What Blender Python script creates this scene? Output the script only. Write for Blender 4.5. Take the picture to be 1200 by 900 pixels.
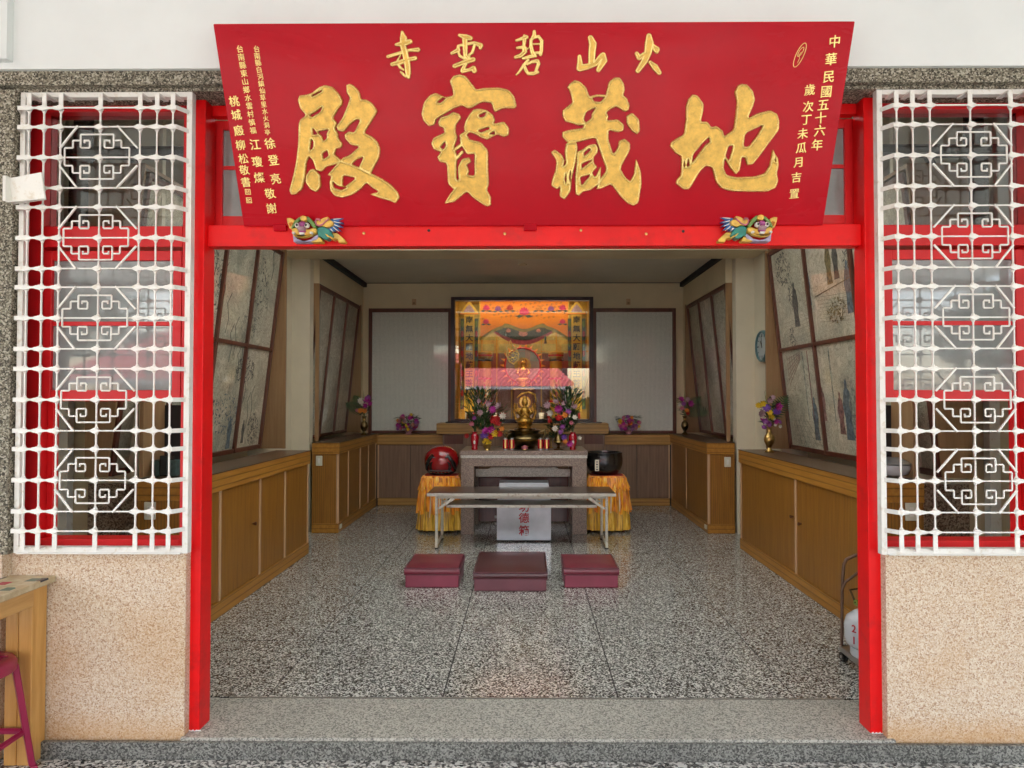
import bpy, bmesh, math, random
import numpy as np
from mathutils import Vector, Matrix
random.seed(7)
sc = bpy.context.scene
for o in list(bpy.data.objects): bpy.data.objects.remove(o)
R = math.radians
# ------------------------------------------------------------------ camera
FPX = 760.0
cd = bpy.data.cameras.new('camera'); cam = bpy.data.objects.new('camera', cd); sc.collection.objects.link(cam)
cam.location = (0, -3.0, 1.5)
cam.rotation_euler = (R(90) + math.atan(16/FPX), 0, R(0.4))
cd.sensor_width = 36; cd.lens = 36*FPX/1200; cd.shift_x = -11.7/1200
cd.clip_start = 0.05; cd.clip_end = 500
sc.camera = cam
# ------------------------------------------------------------------ world, sun, exposure
SUN_EL, SUN_AZ = 50, 186
w = bpy.data.worlds.new('World'); sc.world = w; w.use_nodes = True
nt = w.node_tree; nt.nodes.clear()
sky = nt.nodes.new('ShaderNodeTexSky'); sky.sky_type = 'NISHITA'; sky.sun_disc = False
sky.sun_elevation = R(SUN_EL); sky.sun_rotation = R(SUN_AZ); sky.dust_density = 3.0
bg = nt.nodes.new('ShaderNodeBackground'); bg.inputs[1].default_value = 0.15
out = nt.nodes.new('ShaderNodeOutputWorld')
nt.links.new(sky.outputs[0], bg.inputs[0]); nt.links.new(bg.outputs[0], out.inputs[0])
sl = bpy.data.lights.new('sun', 'SUN'); sl.energy = 4.0; sl.angle = R(0.5); sl.color = (1, .975, .93)
sun = bpy.data.objects.new('sun', sl); sc.collection.objects.link(sun)
_d = Vector((math.sin(R(SUN_AZ))*math.cos(R(SUN_EL)), math.cos(R(SUN_AZ))*math.cos(R(SUN_EL)), math.sin(R(SUN_EL))))
sun.rotation_euler = (-_d).to_track_quat('-Z', 'Y').to_euler()
sc.view_settings.view_transform = 'Standard'; sc.view_settings.look = 'None'
sc.view_settings.exposure = 2.42; sc.view_settings.gamma = 1
sc.cycles.use_denoising = True
sc.cycles.max_bounces = 9; sc.cycles.diffuse_bounces = 6; sc.cycles.glossy_bounces = 4
sc.cycles.transparent_max_bounces = 12; sc.cycles.caustics_reflective = False; sc.cycles.caustics_refractive = False
sc.cycles.sample_clamp_indirect = 6

# ------------------------------------------------------------------ materials
def newmat(name):
    m = bpy.data.materials.new(name); m.use_nodes = True
    t = m.node_tree; b = t.nodes['Principled BSDF']
    return m, t, b
def N(t, typ, **kw):
    n = t.nodes.new(typ)
    for k, v in kw.items(): setattr(n, k, v)
    return n
def L(t, a, b): t.links.new(a, b)
def coords(t, scale=(1,1,1), kind='Object'):
    tc = N(t, 'ShaderNodeTexCoord'); mp = N(t, 'ShaderNodeMapping'); mp.inputs['Scale'].default_value = scale
    L(t, tc.outputs[kind], mp.inputs[0]); return mp.outputs[0]
def noise(t, vec, scale, detail=3, rough=.5, dist=0):
    n = N(t, 'ShaderNodeTexNoise'); n.inputs['Scale'].default_value = scale; n.inputs['Detail'].default_value = detail
    n.inputs['Roughness'].default_value = rough; n.inputs['Distortion'].default_value = dist
    L(t, vec, n.inputs['Vector']); return n.outputs['Fac']
def ramp(t, fac, stops, interp='LINEAR'):
    r = N(t, 'ShaderNodeValToRGB'); r.color_ramp.interpolation = interp
    e = r.color_ramp.elements
    while len(e) < len(stops): e.new(0.5)
    for i, (p, c) in enumerate(stops):
        e[i].position = p; e[i].color = (*c, 1) if len(c) == 3 else c
    L(t, fac, r.inputs[0]); return r.outputs[0]
def mixc(t, fac, a, b, mode='MIX'):
    m = N(t, 'ShaderNodeMix', data_type='RGBA', blend_type=mode)
    if isinstance(fac, (int, float)): m.inputs[0].default_value = fac
    else: L(t, fac, m.inputs[0])
    for s, v in ((6, a), (7, b)):
        if isinstance(v, tuple): m.inputs[s].default_value = (*v, 1)
        else: L(t, v, m.inputs[s])
    return m.outputs[2]
def bump(t, b, h, strength=.3, dist=.002):
    n = N(t, 'ShaderNodeBump'); n.inputs['Strength'].default_value = strength; n.inputs['Distance'].default_value = dist
    L(t, h, n.inputs['Height']); L(t, n.outputs[0], b.inputs['Normal'])
def plain(name, col, rough=.5, metal=0, var=.12, nscale=6, bs=.15, bscale=60, coat=0, coatr=.1, stain=None):
    m, t, b = newmat(name)
    v = coords(t)
    f = noise(t, v, nscale, 4, .6)
    dark = tuple(c*(1-var*1.6) for c in col); light = tuple(min(1, c*(1+var)) for c in col)
    c = ramp(t, f, [(.3, dark), (.7, light)])
    if stain: c = mixc(t, ramp(t, noise(t, v, stain[1], 5, .65), [(.55, (0,0,0)), (.75, (1,1,1))]), c, stain[0])
    L(t, c, b.inputs['Base Color'])
    b.inputs['Roughness'].default_value = rough; b.inputs['Metallic'].default_value = metal
    b.inputs['Coat Weight'].default_value = coat; b.inputs['Coat Roughness'].default_value = coatr
    if bs: bump(t, b, noise(t, v, bscale, 3), bs)
    return m
def speckle(name, cols, scale, rough=.6, coat=0, bs=.3, big=.15, dist=.002, stain=None, streak=None):
    """exposed aggregate or terrazzo: every chip one of several colours"""
    m, t, b = newmat(name)
    v = coords(t)
    nz = N(t, 'ShaderNodeTexNoise'); nz.inputs['Scale'].default_value = scale*.8; L(t, v, nz.inputs['Vector'])
    vv = N(t, 'ShaderNodeVectorMath', operation='MULTIPLY_ADD'); L(t, nz.outputs['Color'], vv.inputs[0])
    vv.inputs[1].default_value = (.9/scale,)*3; L(t, v, vv.inputs[2])
    vo = N(t, 'ShaderNodeTexVoronoi'); vo.inputs['Scale'].default_value = scale; L(t, vv.outputs[0], vo.inputs['Vector'])
    sep = N(t, 'ShaderNodeSeparateColor'); L(t, vo.outputs['Color'], sep.inputs[0])
    n = len(cols); stops = []; p = 0
    for wgt, c in cols: stops.append((p, c)); p += wgt
    c = ramp(t, sep.outputs[0], stops, 'CONSTANT')
    f = noise(t, v, 2.2, 5, .6)
    c = mixc(t, ramp(t, f, [(.35, (0,0,0)), (.65, (1,1,1))]), c, mixc(t, big, c, (.02,.02,.02)))
    if stain:
        zt = N(t, 'ShaderNodeSeparateXYZ'); L(t, v, zt.inputs[0])
        mr = N(t, 'ShaderNodeMapRange'); mr.inputs[1].default_value = stain[1]; mr.inputs[2].default_value = stain[1]*.45
        ad = N(t, 'ShaderNodeMath', operation='MULTIPLY_ADD'); L(t, noise(t, v, 7, 4), ad.inputs[0]); ad.inputs[1].default_value = .12
        L(t, zt.outputs[2], ad.inputs[2]); L(t, ad.outputs[0], mr.inputs[0])
        c = mixc(t, mr.outputs[0], c, mixc(t, .45, c, stain[0]))
        pk = ramp(t, noise(t, v, 3.5, 3), [(.5, (0,0,0)), (.7, (1,1,1))])
        c = mixc(t, pk, c, mixc(t, .22, c, stain[0]))
    L(t, c, b.inputs['Base Color']); b.inputs['Roughness'].default_value = rough
    b.inputs['Coat Weight'].default_value = coat; b.inputs['Coat Roughness'].default_value = .06
    if bs: bump(t, b, vo.outputs['Distance'], bs, dist)
    if coat:
        rr = ramp(t, noise(t, v, 3, 5), [(.3, (rough*.7,)*3), (.7, (rough*1.4,)*3)]); L(t, rr, b.inputs['Roughness'])
    return m
def wood(name, c1, c2, along='z', flute=0, rough=.45, coat=.2, lines=0):
    m, t, b = newmat(name)
    sc_ = {'z': (14,14,1.0), 'x': (1.0,14,14), 'y': (14,1.0,14)}[along]
    v = coords(t, sc_)
    f = noise(t, v, 2.2, 6, .65, .4)
    c = ramp(t, f, [(.3, c1), (.68, c2)])
    L(t, noise(t, v, 14, 3), N(t, 'ShaderNodeMath').inputs[0])
    if flute or lines:
        v2 = coords(t); sp = N(t, 'ShaderNodeSeparateXYZ'); L(t, v2, sp.inputs[0])
        if lines: val = sp.outputs[2]; per = lines
        else:
            ad = N(t, 'ShaderNodeMath', operation='ADD'); L(t, sp.outputs[0], ad.inputs[0]); L(t, sp.outputs[1], ad.inputs[1]); val = ad.outputs[0]; per = flute
        mu = N(t, 'ShaderNodeMath', operation='MULTIPLY'); L(t, val, mu.inputs[0]); mu.inputs[1].default_value = 1/per
        fr = N(t, 'ShaderNodeMath', operation='FRACT'); L(t, mu.outputs[0], fr.inputs[0])
        g = ramp(t, fr.outputs[0], [(0, (0,0,0)), (.10, (0,0,0)), (.2, (1,1,1)), (.92, (1,1,1)), (1, (0,0,0))])
        c = mixc(t, g, mixc(t, .45, c, (.02,.008,.002)), c)
        bump(t, b, g, .5, .002)
    else: bump(t, b, f, .12, .002)
    L(t, c, b.inputs['Base Color']); b.inputs['Roughness'].default_value = rough
    b.inputs['Coat Weight'].default_value = coat; b.inputs['Coat Roughness'].default_value = .2
    return m
def emis(name, col, s):
    m, t, b = newmat(name); b.inputs['Emission Color'].default_value = (*col, 1); b.inputs['Emission Strength'].default_value = s
    b.inputs['Base Color'].default_value = (.8,.8,.8,1); return m
def glass(name, tint=(1,1,1), boost=1.0, rough=.02, haze=0, hazec=(.5,.5,.5), ior=1.52):
    m, t, b = newmat(name); t.nodes.remove(b)
    o = t.nodes['Material Output']
    tr = N(t, 'ShaderNodeBsdfTransparent'); tr.inputs[0].default_value = (*tint, 1)
    gl = N(t, 'ShaderNodeBsdfGlossy'); gl.inputs['Roughness'].default_value = rough
    fr = N(t, 'ShaderNodeFresnel'); fr.inputs[0].default_value = ior
    mu = N(t, 'ShaderNodeMath', operation='MULTIPLY', use_clamp=True); L(t, fr.outputs[0], mu.inputs[0]); mu.inputs[1].default_value = boost
    base = tr.outputs[0]
    if haze:
        df = N(t, 'ShaderNodeBsdfDiffuse'); v = coords(t)
        L(t, ramp(t, noise(t, v, 9, 5, .6), [(.3, tuple(c*.8 for c in hazec)), (.7, hazec)]), df.inputs[0])
        mh = N(t, 'ShaderNodeMixShader'); mh.inputs[0].default_value = haze; L(t, tr.outputs[0], mh.inputs[1]); L(t, df.outputs[0], mh.inputs[2]); base = mh.outputs[0]
    mx = N(t, 'ShaderNodeMixShader'); L(t, mu.outputs[0], mx.inputs[0]); L(t, base, mx.inputs[1]); L(t, gl.outputs[0], mx.inputs[2])
    L(t, mx.outputs[0], o.inputs[0]); return m
def inkpainting(name, seed, paper=(.5,.47,.36), tint=(.25,.30,.26)):
    m, t, b = newmat(name)
    v = coords(t, (1,1,1)); mp = v.node; mp.inputs['Location'].default_value = (seed*3.1, seed*1.7, seed*2.3)
    big = noise(t, v, 2.2, 4, .6, .8)
    c = mixc(t, ramp(t, big, [(.42, (0,0,0)), (.62, (1,1,1))]), paper, tint)
    mid = noise(t, v, 7, 8, .72, 2.2)
    ink = ramp(t, mid, [(.44, (1,1,1)), (.485, (.22,.22,.22)), (.50, (.95,.95,.95)), (.56, (.8,.8,.8)), (.62, (.35,.35,.35)), (.66, (.85,.85,.85))])
    c = mixc(t, .75, c, ink, 'MULTIPLY')
    fine = ramp(t, noise(t, v, 34, 6, .8, 1), [(.50, (1,1,1)), (.64, (.3,.3,.3))])
    msk = ramp(t, noise(t, v, 3.1, 2), [(.45, (0,0,0)), (.6, (1,1,1))])
    c = mixc(t, msk, c, mixc(t, .8, c, fine, 'MULTIPLY'))
    L(t, c, b.inputs['Base Color']); b.inputs['Roughness'].default_value = .6
    b.inputs['Coat Weight'].default_value = 1; b.inputs['Coat Roughness'].default_value = .03; b.inputs['Coat IOR'].default_value = 1.6
    return m
def script_sheet(name):
    """grey sheet printed with dense columns of tiny writing, behind glass"""
    m, t, b = newmat(name); v = coords(t)
    sp = N(t, 'ShaderNodeSeparateXYZ'); L(t, v, sp.inputs[0])
    def fr(s, k):
        mu = N(t, 'ShaderNodeMath', operation='MULTIPLY'); L(t, s, mu.inputs[0]); mu.inputs[1].default_value = k
        f = N(t, 'ShaderNodeMath', operation='FRACT'); L(t, mu.outputs[0], f.inputs[0]); return f.outputs[0]
    a = ramp(t, fr(sp.outputs[0], 55), [(0, (0,0,0)), (.25, (0,0,0)), (.35, (1,1,1)), (.9, (1,1,1))])
    r2 = ramp(t, fr(sp.outputs[2], 62), [(0, (0,0,0)), (.2, (0,0,0)), (.3, (1,1,1))])
    nz = ramp(t, noise(t, v, 330, 2), [(.42, (0,0,0)), (.5, (1,1,1))])
    k = mixc(t, 1.0, mixc(t, 1.0, a, r2, 'MULTIPLY'), nz, 'MULTIPLY')
    band = ramp(t, fr(sp.outputs[2], 2.9), [(0, (1,1,1)), (.03, (1,1,1)), (.05, (0,0,0))])
    c = mixc(t, k, (.82,.84,.77), (.38,.40,.36)); c = mixc(t, band, c, mixc(t, .35, c, (.66,.68,.64)))
    L(t, c, b.inputs['Base Color']); b.inputs['Roughness'].default_value = .4
    b.inputs['Coat Weight'].default_value = 1; b.inputs['Coat Roughness'].default_value = .05; b.inputs['Coat IOR'].default_value = 1.6
    return m
def tabletop(name):
    m, t, b = newmat(name); v = coords(t)
    vo = N(t, 'ShaderNodeTexVoronoi'); vo.inputs['Scale'].default_value = 13; vo.distance = 'CHEBYCHEV'; L(t, v, vo.inputs['Vector'])
    s = N(t, 'ShaderNodeSeparateColor'); L(t, vo.outputs['Color'], s.inputs[0])
    blot = ramp(t, vo.outputs['Distance'], [(.30, (1,1,1)), (.33, (0,0,0))], 'LINEAR')
    col = ramp(t, s.outputs[0], [(0, (.5,.38,.22)), (.40, (.03,.04,.05)), (.75, (.45,.03,.06)), (.9, (.1,.16,.12))], 'CONSTANT')
    base = ramp(t, noise(t, v, 25, 5), [(.3, (.42,.32,.18)), (.7, (.62,.52,.34))])
    L(t, mixc(t, blot, base, col), b.inputs['Base Color']); b.inputs['Roughness'].default_value = .25; return m

M = {}
M['lacquer'] = plain('red lacquer', (.47,.0006,.010), .27, var=.05, nscale=3, bs=.04, bscale=9, coat=0)
M['lacquer'].node_tree.nodes['Principled BSDF'].inputs['Specular IOR Level'].default_value = .13
_t = M['lacquer'].node_tree; _c = coords(_t, (.8,2.2,1)); L(_t, ramp(_t, noise(_t, _c, 1.6, 5, .6, .6), [(.35,(.09,)*3),(.65,(.34,)*3)]), _t.nodes['Principled BSDF'].inputs['Roughness'])
M['red'] = plain('red gloss paint', (.80,.006,.008), .34, var=.07, nscale=4, bs=.15, bscale=18, stain=((.58,.012,.012), 7))
M['red'].node_tree.nodes['Principled BSDF'].inputs['Specular IOR Level'].default_value = .3
M['red_in'] = plain('red window paint', (.70,.010,.014), .4, var=.08, bs=.08)
M['gold'] = plain('gold leaf', (.68,.42,.085), .45, .5, var=.16, nscale=45, bs=.5, bscale=160)
M['bright_gold'] = plain('bright gold with rim highlight', (1.0,.74,.26), .38, .45, var=.1, nscale=45, bs=.3)  # lighter gold carries the rim highlight; inscriptions use it as plain gold
M['white_wall'] = plain('white render', (.80,.84,.82), .7, var=.03, nscale=2, bs=.1, bscale=30)
M['white_ceiling'] = plain('white ceiling paint', (.8,.8,.77), .8, var=.02, nscale=2)
M['stone'] = speckle('dark washed stone', [(.25,(.05,.045,.03)),(.3,(.16,.14,.10)),(.25,(.28,.26,.19)),(.2,(.48,.45,.36))], 165, .8, bs=.6, big=.2)
M['pebble'] = speckle('beige washed pebble', [(.11,(.44,.27,.17)),(.26,(.60,.43,.28)),(.33,(.67,.53,.385)),(.30,(.76,.66,.52))], 200, .8, bs=.4, big=.04, stain=((.55,.27,.06), .17))
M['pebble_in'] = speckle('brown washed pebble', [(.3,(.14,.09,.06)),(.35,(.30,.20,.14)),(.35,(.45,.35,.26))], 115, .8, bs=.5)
M['terrazzo'] = speckle('polished terrazzo', [(.22,(.02,.02,.018)),(.20,(.10,.098,.085)),(.26,(.30,.30,.27)),(.32,(.74,.74,.68))], 150, .15, coat=.28, bs=.0, big=.1)
M['terrazzo_out'] = speckle('porch terrazzo', [(.22,(.03,.028,.025)),(.2,(.14,.135,.12)),(.2,(.34,.33,.30)),(.38,(.74,.73,.68))], 95, .3, coat=.2, bs=.1, big=.1)
M['sill'] = speckle('worn grey threshold', [(.22,(.18,.175,.15)),(.33,(.34,.33,.28)),(.45,(.52,.50,.43))], 170, .6, bs=.25, big=.15)
M['plinth'] = speckle('dark polished plinth', [(.28,(.06,.06,.052)),(.35,(.16,.16,.142)),(.37,(.31,.31,.275))], 170, .3, bs=.1, big=.25)
M['joint'] = plain('dark joint', (.012,.010,.008), .8, var=.1)
M['wood_panel'] = wood('fluted honey veneer', (.25,.098,.010), (.36,.155,.018), 'z', flute=.021)
M['wood_back'] = wood('fluted walnut veneer', (.20,.12,.075), (.28,.175,.11), 'z', flute=.021)
M['wood_band'] = wood('ribbed honey edge', (.33,.135,.016), (.48,.22,.03), 'y', lines=.047)
M['wood_bandx'] = wood('ribbed honey edge across', (.32,.16,.035), (.50,.28,.07), 'x', lines=.047)
M['wood_trim'] = wood('pale peach batten', (.50,.30,.16), (.62,.40,.23), 'z')
M['wood_top'] = wood('dark counter top', (.07,.035,.015), (.12,.06,.025), 'y', coat=.4)
M['wood_case'] = wood('tan plywood', (.27,.15,.065), (.35,.21,.10), 'z')
M['wood_frame'] = wood('red brown frame', (.075,.020,.010), (.14,.038,.018), 'z', coat=.5)
M['pine'] = wood('varnished pine', (.52,.25,.05), (.70,.38,.11), 'z', coat=.4)
M['pinex'] = wood('varnished pine rail', (.46,.23,.06), (.64,.36,.12), 'y', coat=.4)
M['cream'] = plain('cream wall paint', (.70,.59,.39), .75, var=.05, nscale=2, bs=.06)
M['cream_lt'] = plain('pale wall paint', (.68,.61,.46), .7, var=.05, nscale=2, bs=.06)
M['ceil_in'] = plain('grey beige ceiling', (.70,.65,.53), .55, var=.05, nscale=1.5, bs=.05)
M['board'] = script_sheet('written sheet')
M['white_iron'] = plain('chipped white enamel', (.84,.84,.79), .4, var=.03, nscale=9, bs=.25, bscale=90, coat=.25, stain=((.66,.60,.48), 30))
M['black'] = plain('black lacquer', (.012,.011,.011), .25, var=.1, coat=.5)
M['dark'] = plain('dark matt', (.02,.018,.016), .7, var=.1)
M['frame_dk'] = plain('dark plum metal frame', (.045,.025,.028), .35, var=.1, coat=.3)
M['vinyl'] = plain('rose vinyl', (.30,.045,.085), .42, var=.09, nscale=6, bs=.25, bscale=240, coat=.25, coatr=.3)
M['vinyl_top'] = plain('crimson vinyl', (.19,.014,.035), .36, var=.1, nscale=5, bs=.25, bscale=240, coat=.35, coatr=.25)
M['maroon'] = plain('maroon vinyl', (.19,.055,.075), .42, var=.09, nscale=5, bs=.25, bscale=240, coat=.25, coatr=.3)
M['maroon_top'] = plain('dark maroon vinyl', (.075,.012,.016), .36, var=.1, nscale=5, bs=.25, bscale=240, coat=.35, coatr=.25)
M['piping'] = plain('dark seam', (.12,.02,.035), .5)
M['granite'] = speckle('brown granite', [(.3,(.14,.095,.075)),(.35,(.25,.18,.14)),(.35,(.36,.28,.22))], 210, .35, bs=.05, big=.1)
M['granite_lt'] = speckle('pale granite strip', [(.3,(.44,.42,.37)),(.35,(.60,.58,.51)),(.35,(.74,.72,.66))], 210, .35, bs=.05, big=.1)
M['silver'] = plain('brushed silver sheet', (.42,.44,.46), .34, .8, var=.08, nscale=7, bs=.2, bscale=20)
M['steel'] = plain('worn steel tube', (.45,.43,.40), .35, .9, var=.1, bs=.2)
M['rusty'] = plain('brown steel tube', (.16,.09,.06), .45, .5, var=.2, bs=.3)
M['tbl_white'] = plain('ivory painted steel', (.62,.60,.52), .4, var=.08, nscale=12, bs=.15, stain=((.30,.20,.12), 22))
M['tbl_top'] = wood('dark laminate top', (.055,.033,.023), (.09,.058,.04), 'x', coat=.5, rough=.3)
M['brass'] = plain('aged brass', (.55,.36,.12), .28, 1, var=.2, nscale=14, bs=.15)
M['brass_dk'] = plain('dark brass', (.20,.14,.06), .3, 1, var=.3, nscale=14, bs=.2)
M['statue_gold'] = plain('gilded wood', (.60,.33,.06), .30, .8, var=.5, nscale=40, bs=.9, bscale=90)
M['orange_cloth'] = plain('orange satin', (.90,.27,.010), .3, var=.3, nscale=13, bs=.4, bscale=30, coat=.2, coatr=.4)
M['yellow_cloth'] = plain('yellow satin', (.78,.46,.03), .32, var=.25, nscale=14, bs=.4, bscale=30, coat=.2, coatr=.4)
def satin(name, stops):  # vertical streaks: ribbon colours plus painted light and dark of the pleats
    m, t, b = newmat(name); v = coords(t, (1,1,.05)); f = noise(t, v, 48, 3, .6)
    L(t, ramp(t, f, stops), b.inputs['Base Color']); b.inputs['Roughness'].default_value = .3; b.inputs['Sheen Weight'].default_value = .2; bump(t, b, f, .6, .006); return m
M['orange_cloth'] = satin('orange satin ribbons and painted pleats', [(.32,(.34,.08,.004)),(.48,(.85,.28,.010)),(.6,(.92,.48,.03)),(.72,(.9,.66,.2))])
M['yellow_cloth'] = satin('yellow satin ribbons and painted pleats', [(.32,(.28,.12,.008)),(.5,(.72,.40,.02)),(.68,(.95,.66,.12))])
M['ribbon'] = plain('cream ribbon', (.72,.66,.52), .5, var=.1)
M['red_lac'] = plain('red bell lacquer', (.30,.006,.008), .2, var=.15, nscale=9, coat=.8, coatr=.1)
M['red_pot'] = plain('red porcelain', (.42,.008,.02), .2, var=.12, coat=.8)
M['pink'] = plain('pink porcelain', (.60,.30,.36), .3, var=.1, coat=.5)
M['leaf'] = plain('dark leaf', (.035,.085,.025), .45, var=.4, nscale=20)
M['leaf2'] = plain('yellow green leaf', (.16,.22,.04), .45, var=.3, nscale=20)
for nm, c in dict(magenta=(.42,.02,.26), purple=(.16,.05,.34), violet=(.28,.07,.30), crimson=(.45,.012,.012), yellow=(.75,.5,.02), orange=(.72,.24,.03), peach=(.70,.34,.26), white=(.72,.68,.58), rose=(.55,.16,.22), mauve=(.42,.26,.30), cerise=(.70,.012,.13)).items():
    M['f_'+nm] = plain(nm+' petal', c, .55, var=.25, nscale=30, bs=0)
M['plastic'] = plain('magenta moulded plastic', (.33,.012,.06), .35, var=.05, coat=.15)
M['switch'] = plain('ivory plastic', (.66,.64,.52), .4, var=.03)
M['gas_white'] = plain('grey white cylinder paint', (.55,.56,.58), .4, var=.06, bs=.1, coat=.2)
M['teal'] = plain('teal clock rim', (.10,.20,.21), .35, var=.1, coat=.3)
M['clockface'] = plain('pale clock dial', (.45,.49,.48), .4, var=.03)
M['red_ink'] = plain('red painted lettering', (.42,.012,.02), .5, var=.15, bs=0)
M['black_ink'] = plain('black painted lettering', (.02,.02,.018), .5, var=.1, bs=0)
m_, t_, b_ = newmat('added translucent sheet'); t_.nodes.remove(b_)
tl = N(t_, 'ShaderNodeBsdfTranslucent'); tl.inputs[0].default_value = (.62,.63,.61,1); L(t_, tl.outputs[0], t_.nodes['Material Output'].inputs[0]); M['opal'] = m_  # sheet for the added roof opening, spreads daylight into the hall
M['glass'] = glass('vitrine glass', (.96,.97,.96), 2.5, .01)
M['clear'] = glass('clear window glass', (.92,.94,.93), 1.2, .02)
M['frost'] = glass('frosted grey window glass', (.86,.90,.90), 2.0, .04, .55, (.50,.54,.54))  # mottled grey diffuse share mixed into the clear pane
M['tabletop'] = tabletop('mosaic laminate')
M['pink_roof'] = plain('rose corrugated sheet', (.66,.11,.12), 1.0, var=.06, nscale=2)
M['ground'] = plain('pale concrete paving', (.42,.42,.40), .85, var=.12, nscale=1.2, bs=.3)
M['far_wall'] = plain('grey shed wall', (.20,.20,.19), .8, var=.2)
M['foliage'] = plain('tree foliage', (.05,.09,.025), .6, var=.5, nscale=4)
M['bark'] = plain('bark', (.12,.09,.06), .8, var=.3)
M['gold_bg'] = plain('old gold silk', (.34,.27,.07), .55, .15, var=.25, nscale=9, bs=.6, bscale=35)
M['gold_wall'] = plain('amber panel', (.42,.23,.02), .5, .2, var=.2, nscale=8)
M['banner_y'] = plain('amber banner silk', (.68,.40,.03), .5, var=.1)
M['banner_o'] = plain('orange banner silk', (1.0,.27,.004), .45, var=.08)
M['teal_cloth'] = plain('dark teal cloth', (.05,.09,.08), .6, var=.3, nscale=30)
M['green_p'] = plain('green enamel', (.14,.28,.06), .35, var=.25, nscale=30, bs=.3, coat=.3)
M['teal_p'] = plain('turquoise enamel', (.01,.22,.17), .35, var=.25, nscale=30, bs=.3, coat=.3)
M['blue_p'] = plain('blue enamel', (.02,.16,.45), .35, var=.3, nscale=30, bs=.3, coat=.3)
M['yellow_p'] = plain('yellow enamel', (.80,.50,.08), .35, var=.2, nscale=40, bs=.3, coat=.3)
M['purple_p'] = plain('plum enamel', (.34,.06,.22), .35, var=.3, nscale=30, bs=.3, coat=.3)
M['lilac_p'] = plain('lilac enamel', (.42,.38,.58), .35, var=.2, nscale=30, bs=.3, coat=.3)
M['white_p'] = plain('white enamel', (.8,.78,.72), .35, var=.1, bs=.1, coat=.3)
PAINT = [inkpainting('ink landscape %d' % i, i+1, *( ((.66,.59,.44),(.46,.44,.33)) if i % 2 else ((.60,.55,.41),(.38,.38,.29)) )) for i in range(6)]

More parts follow.
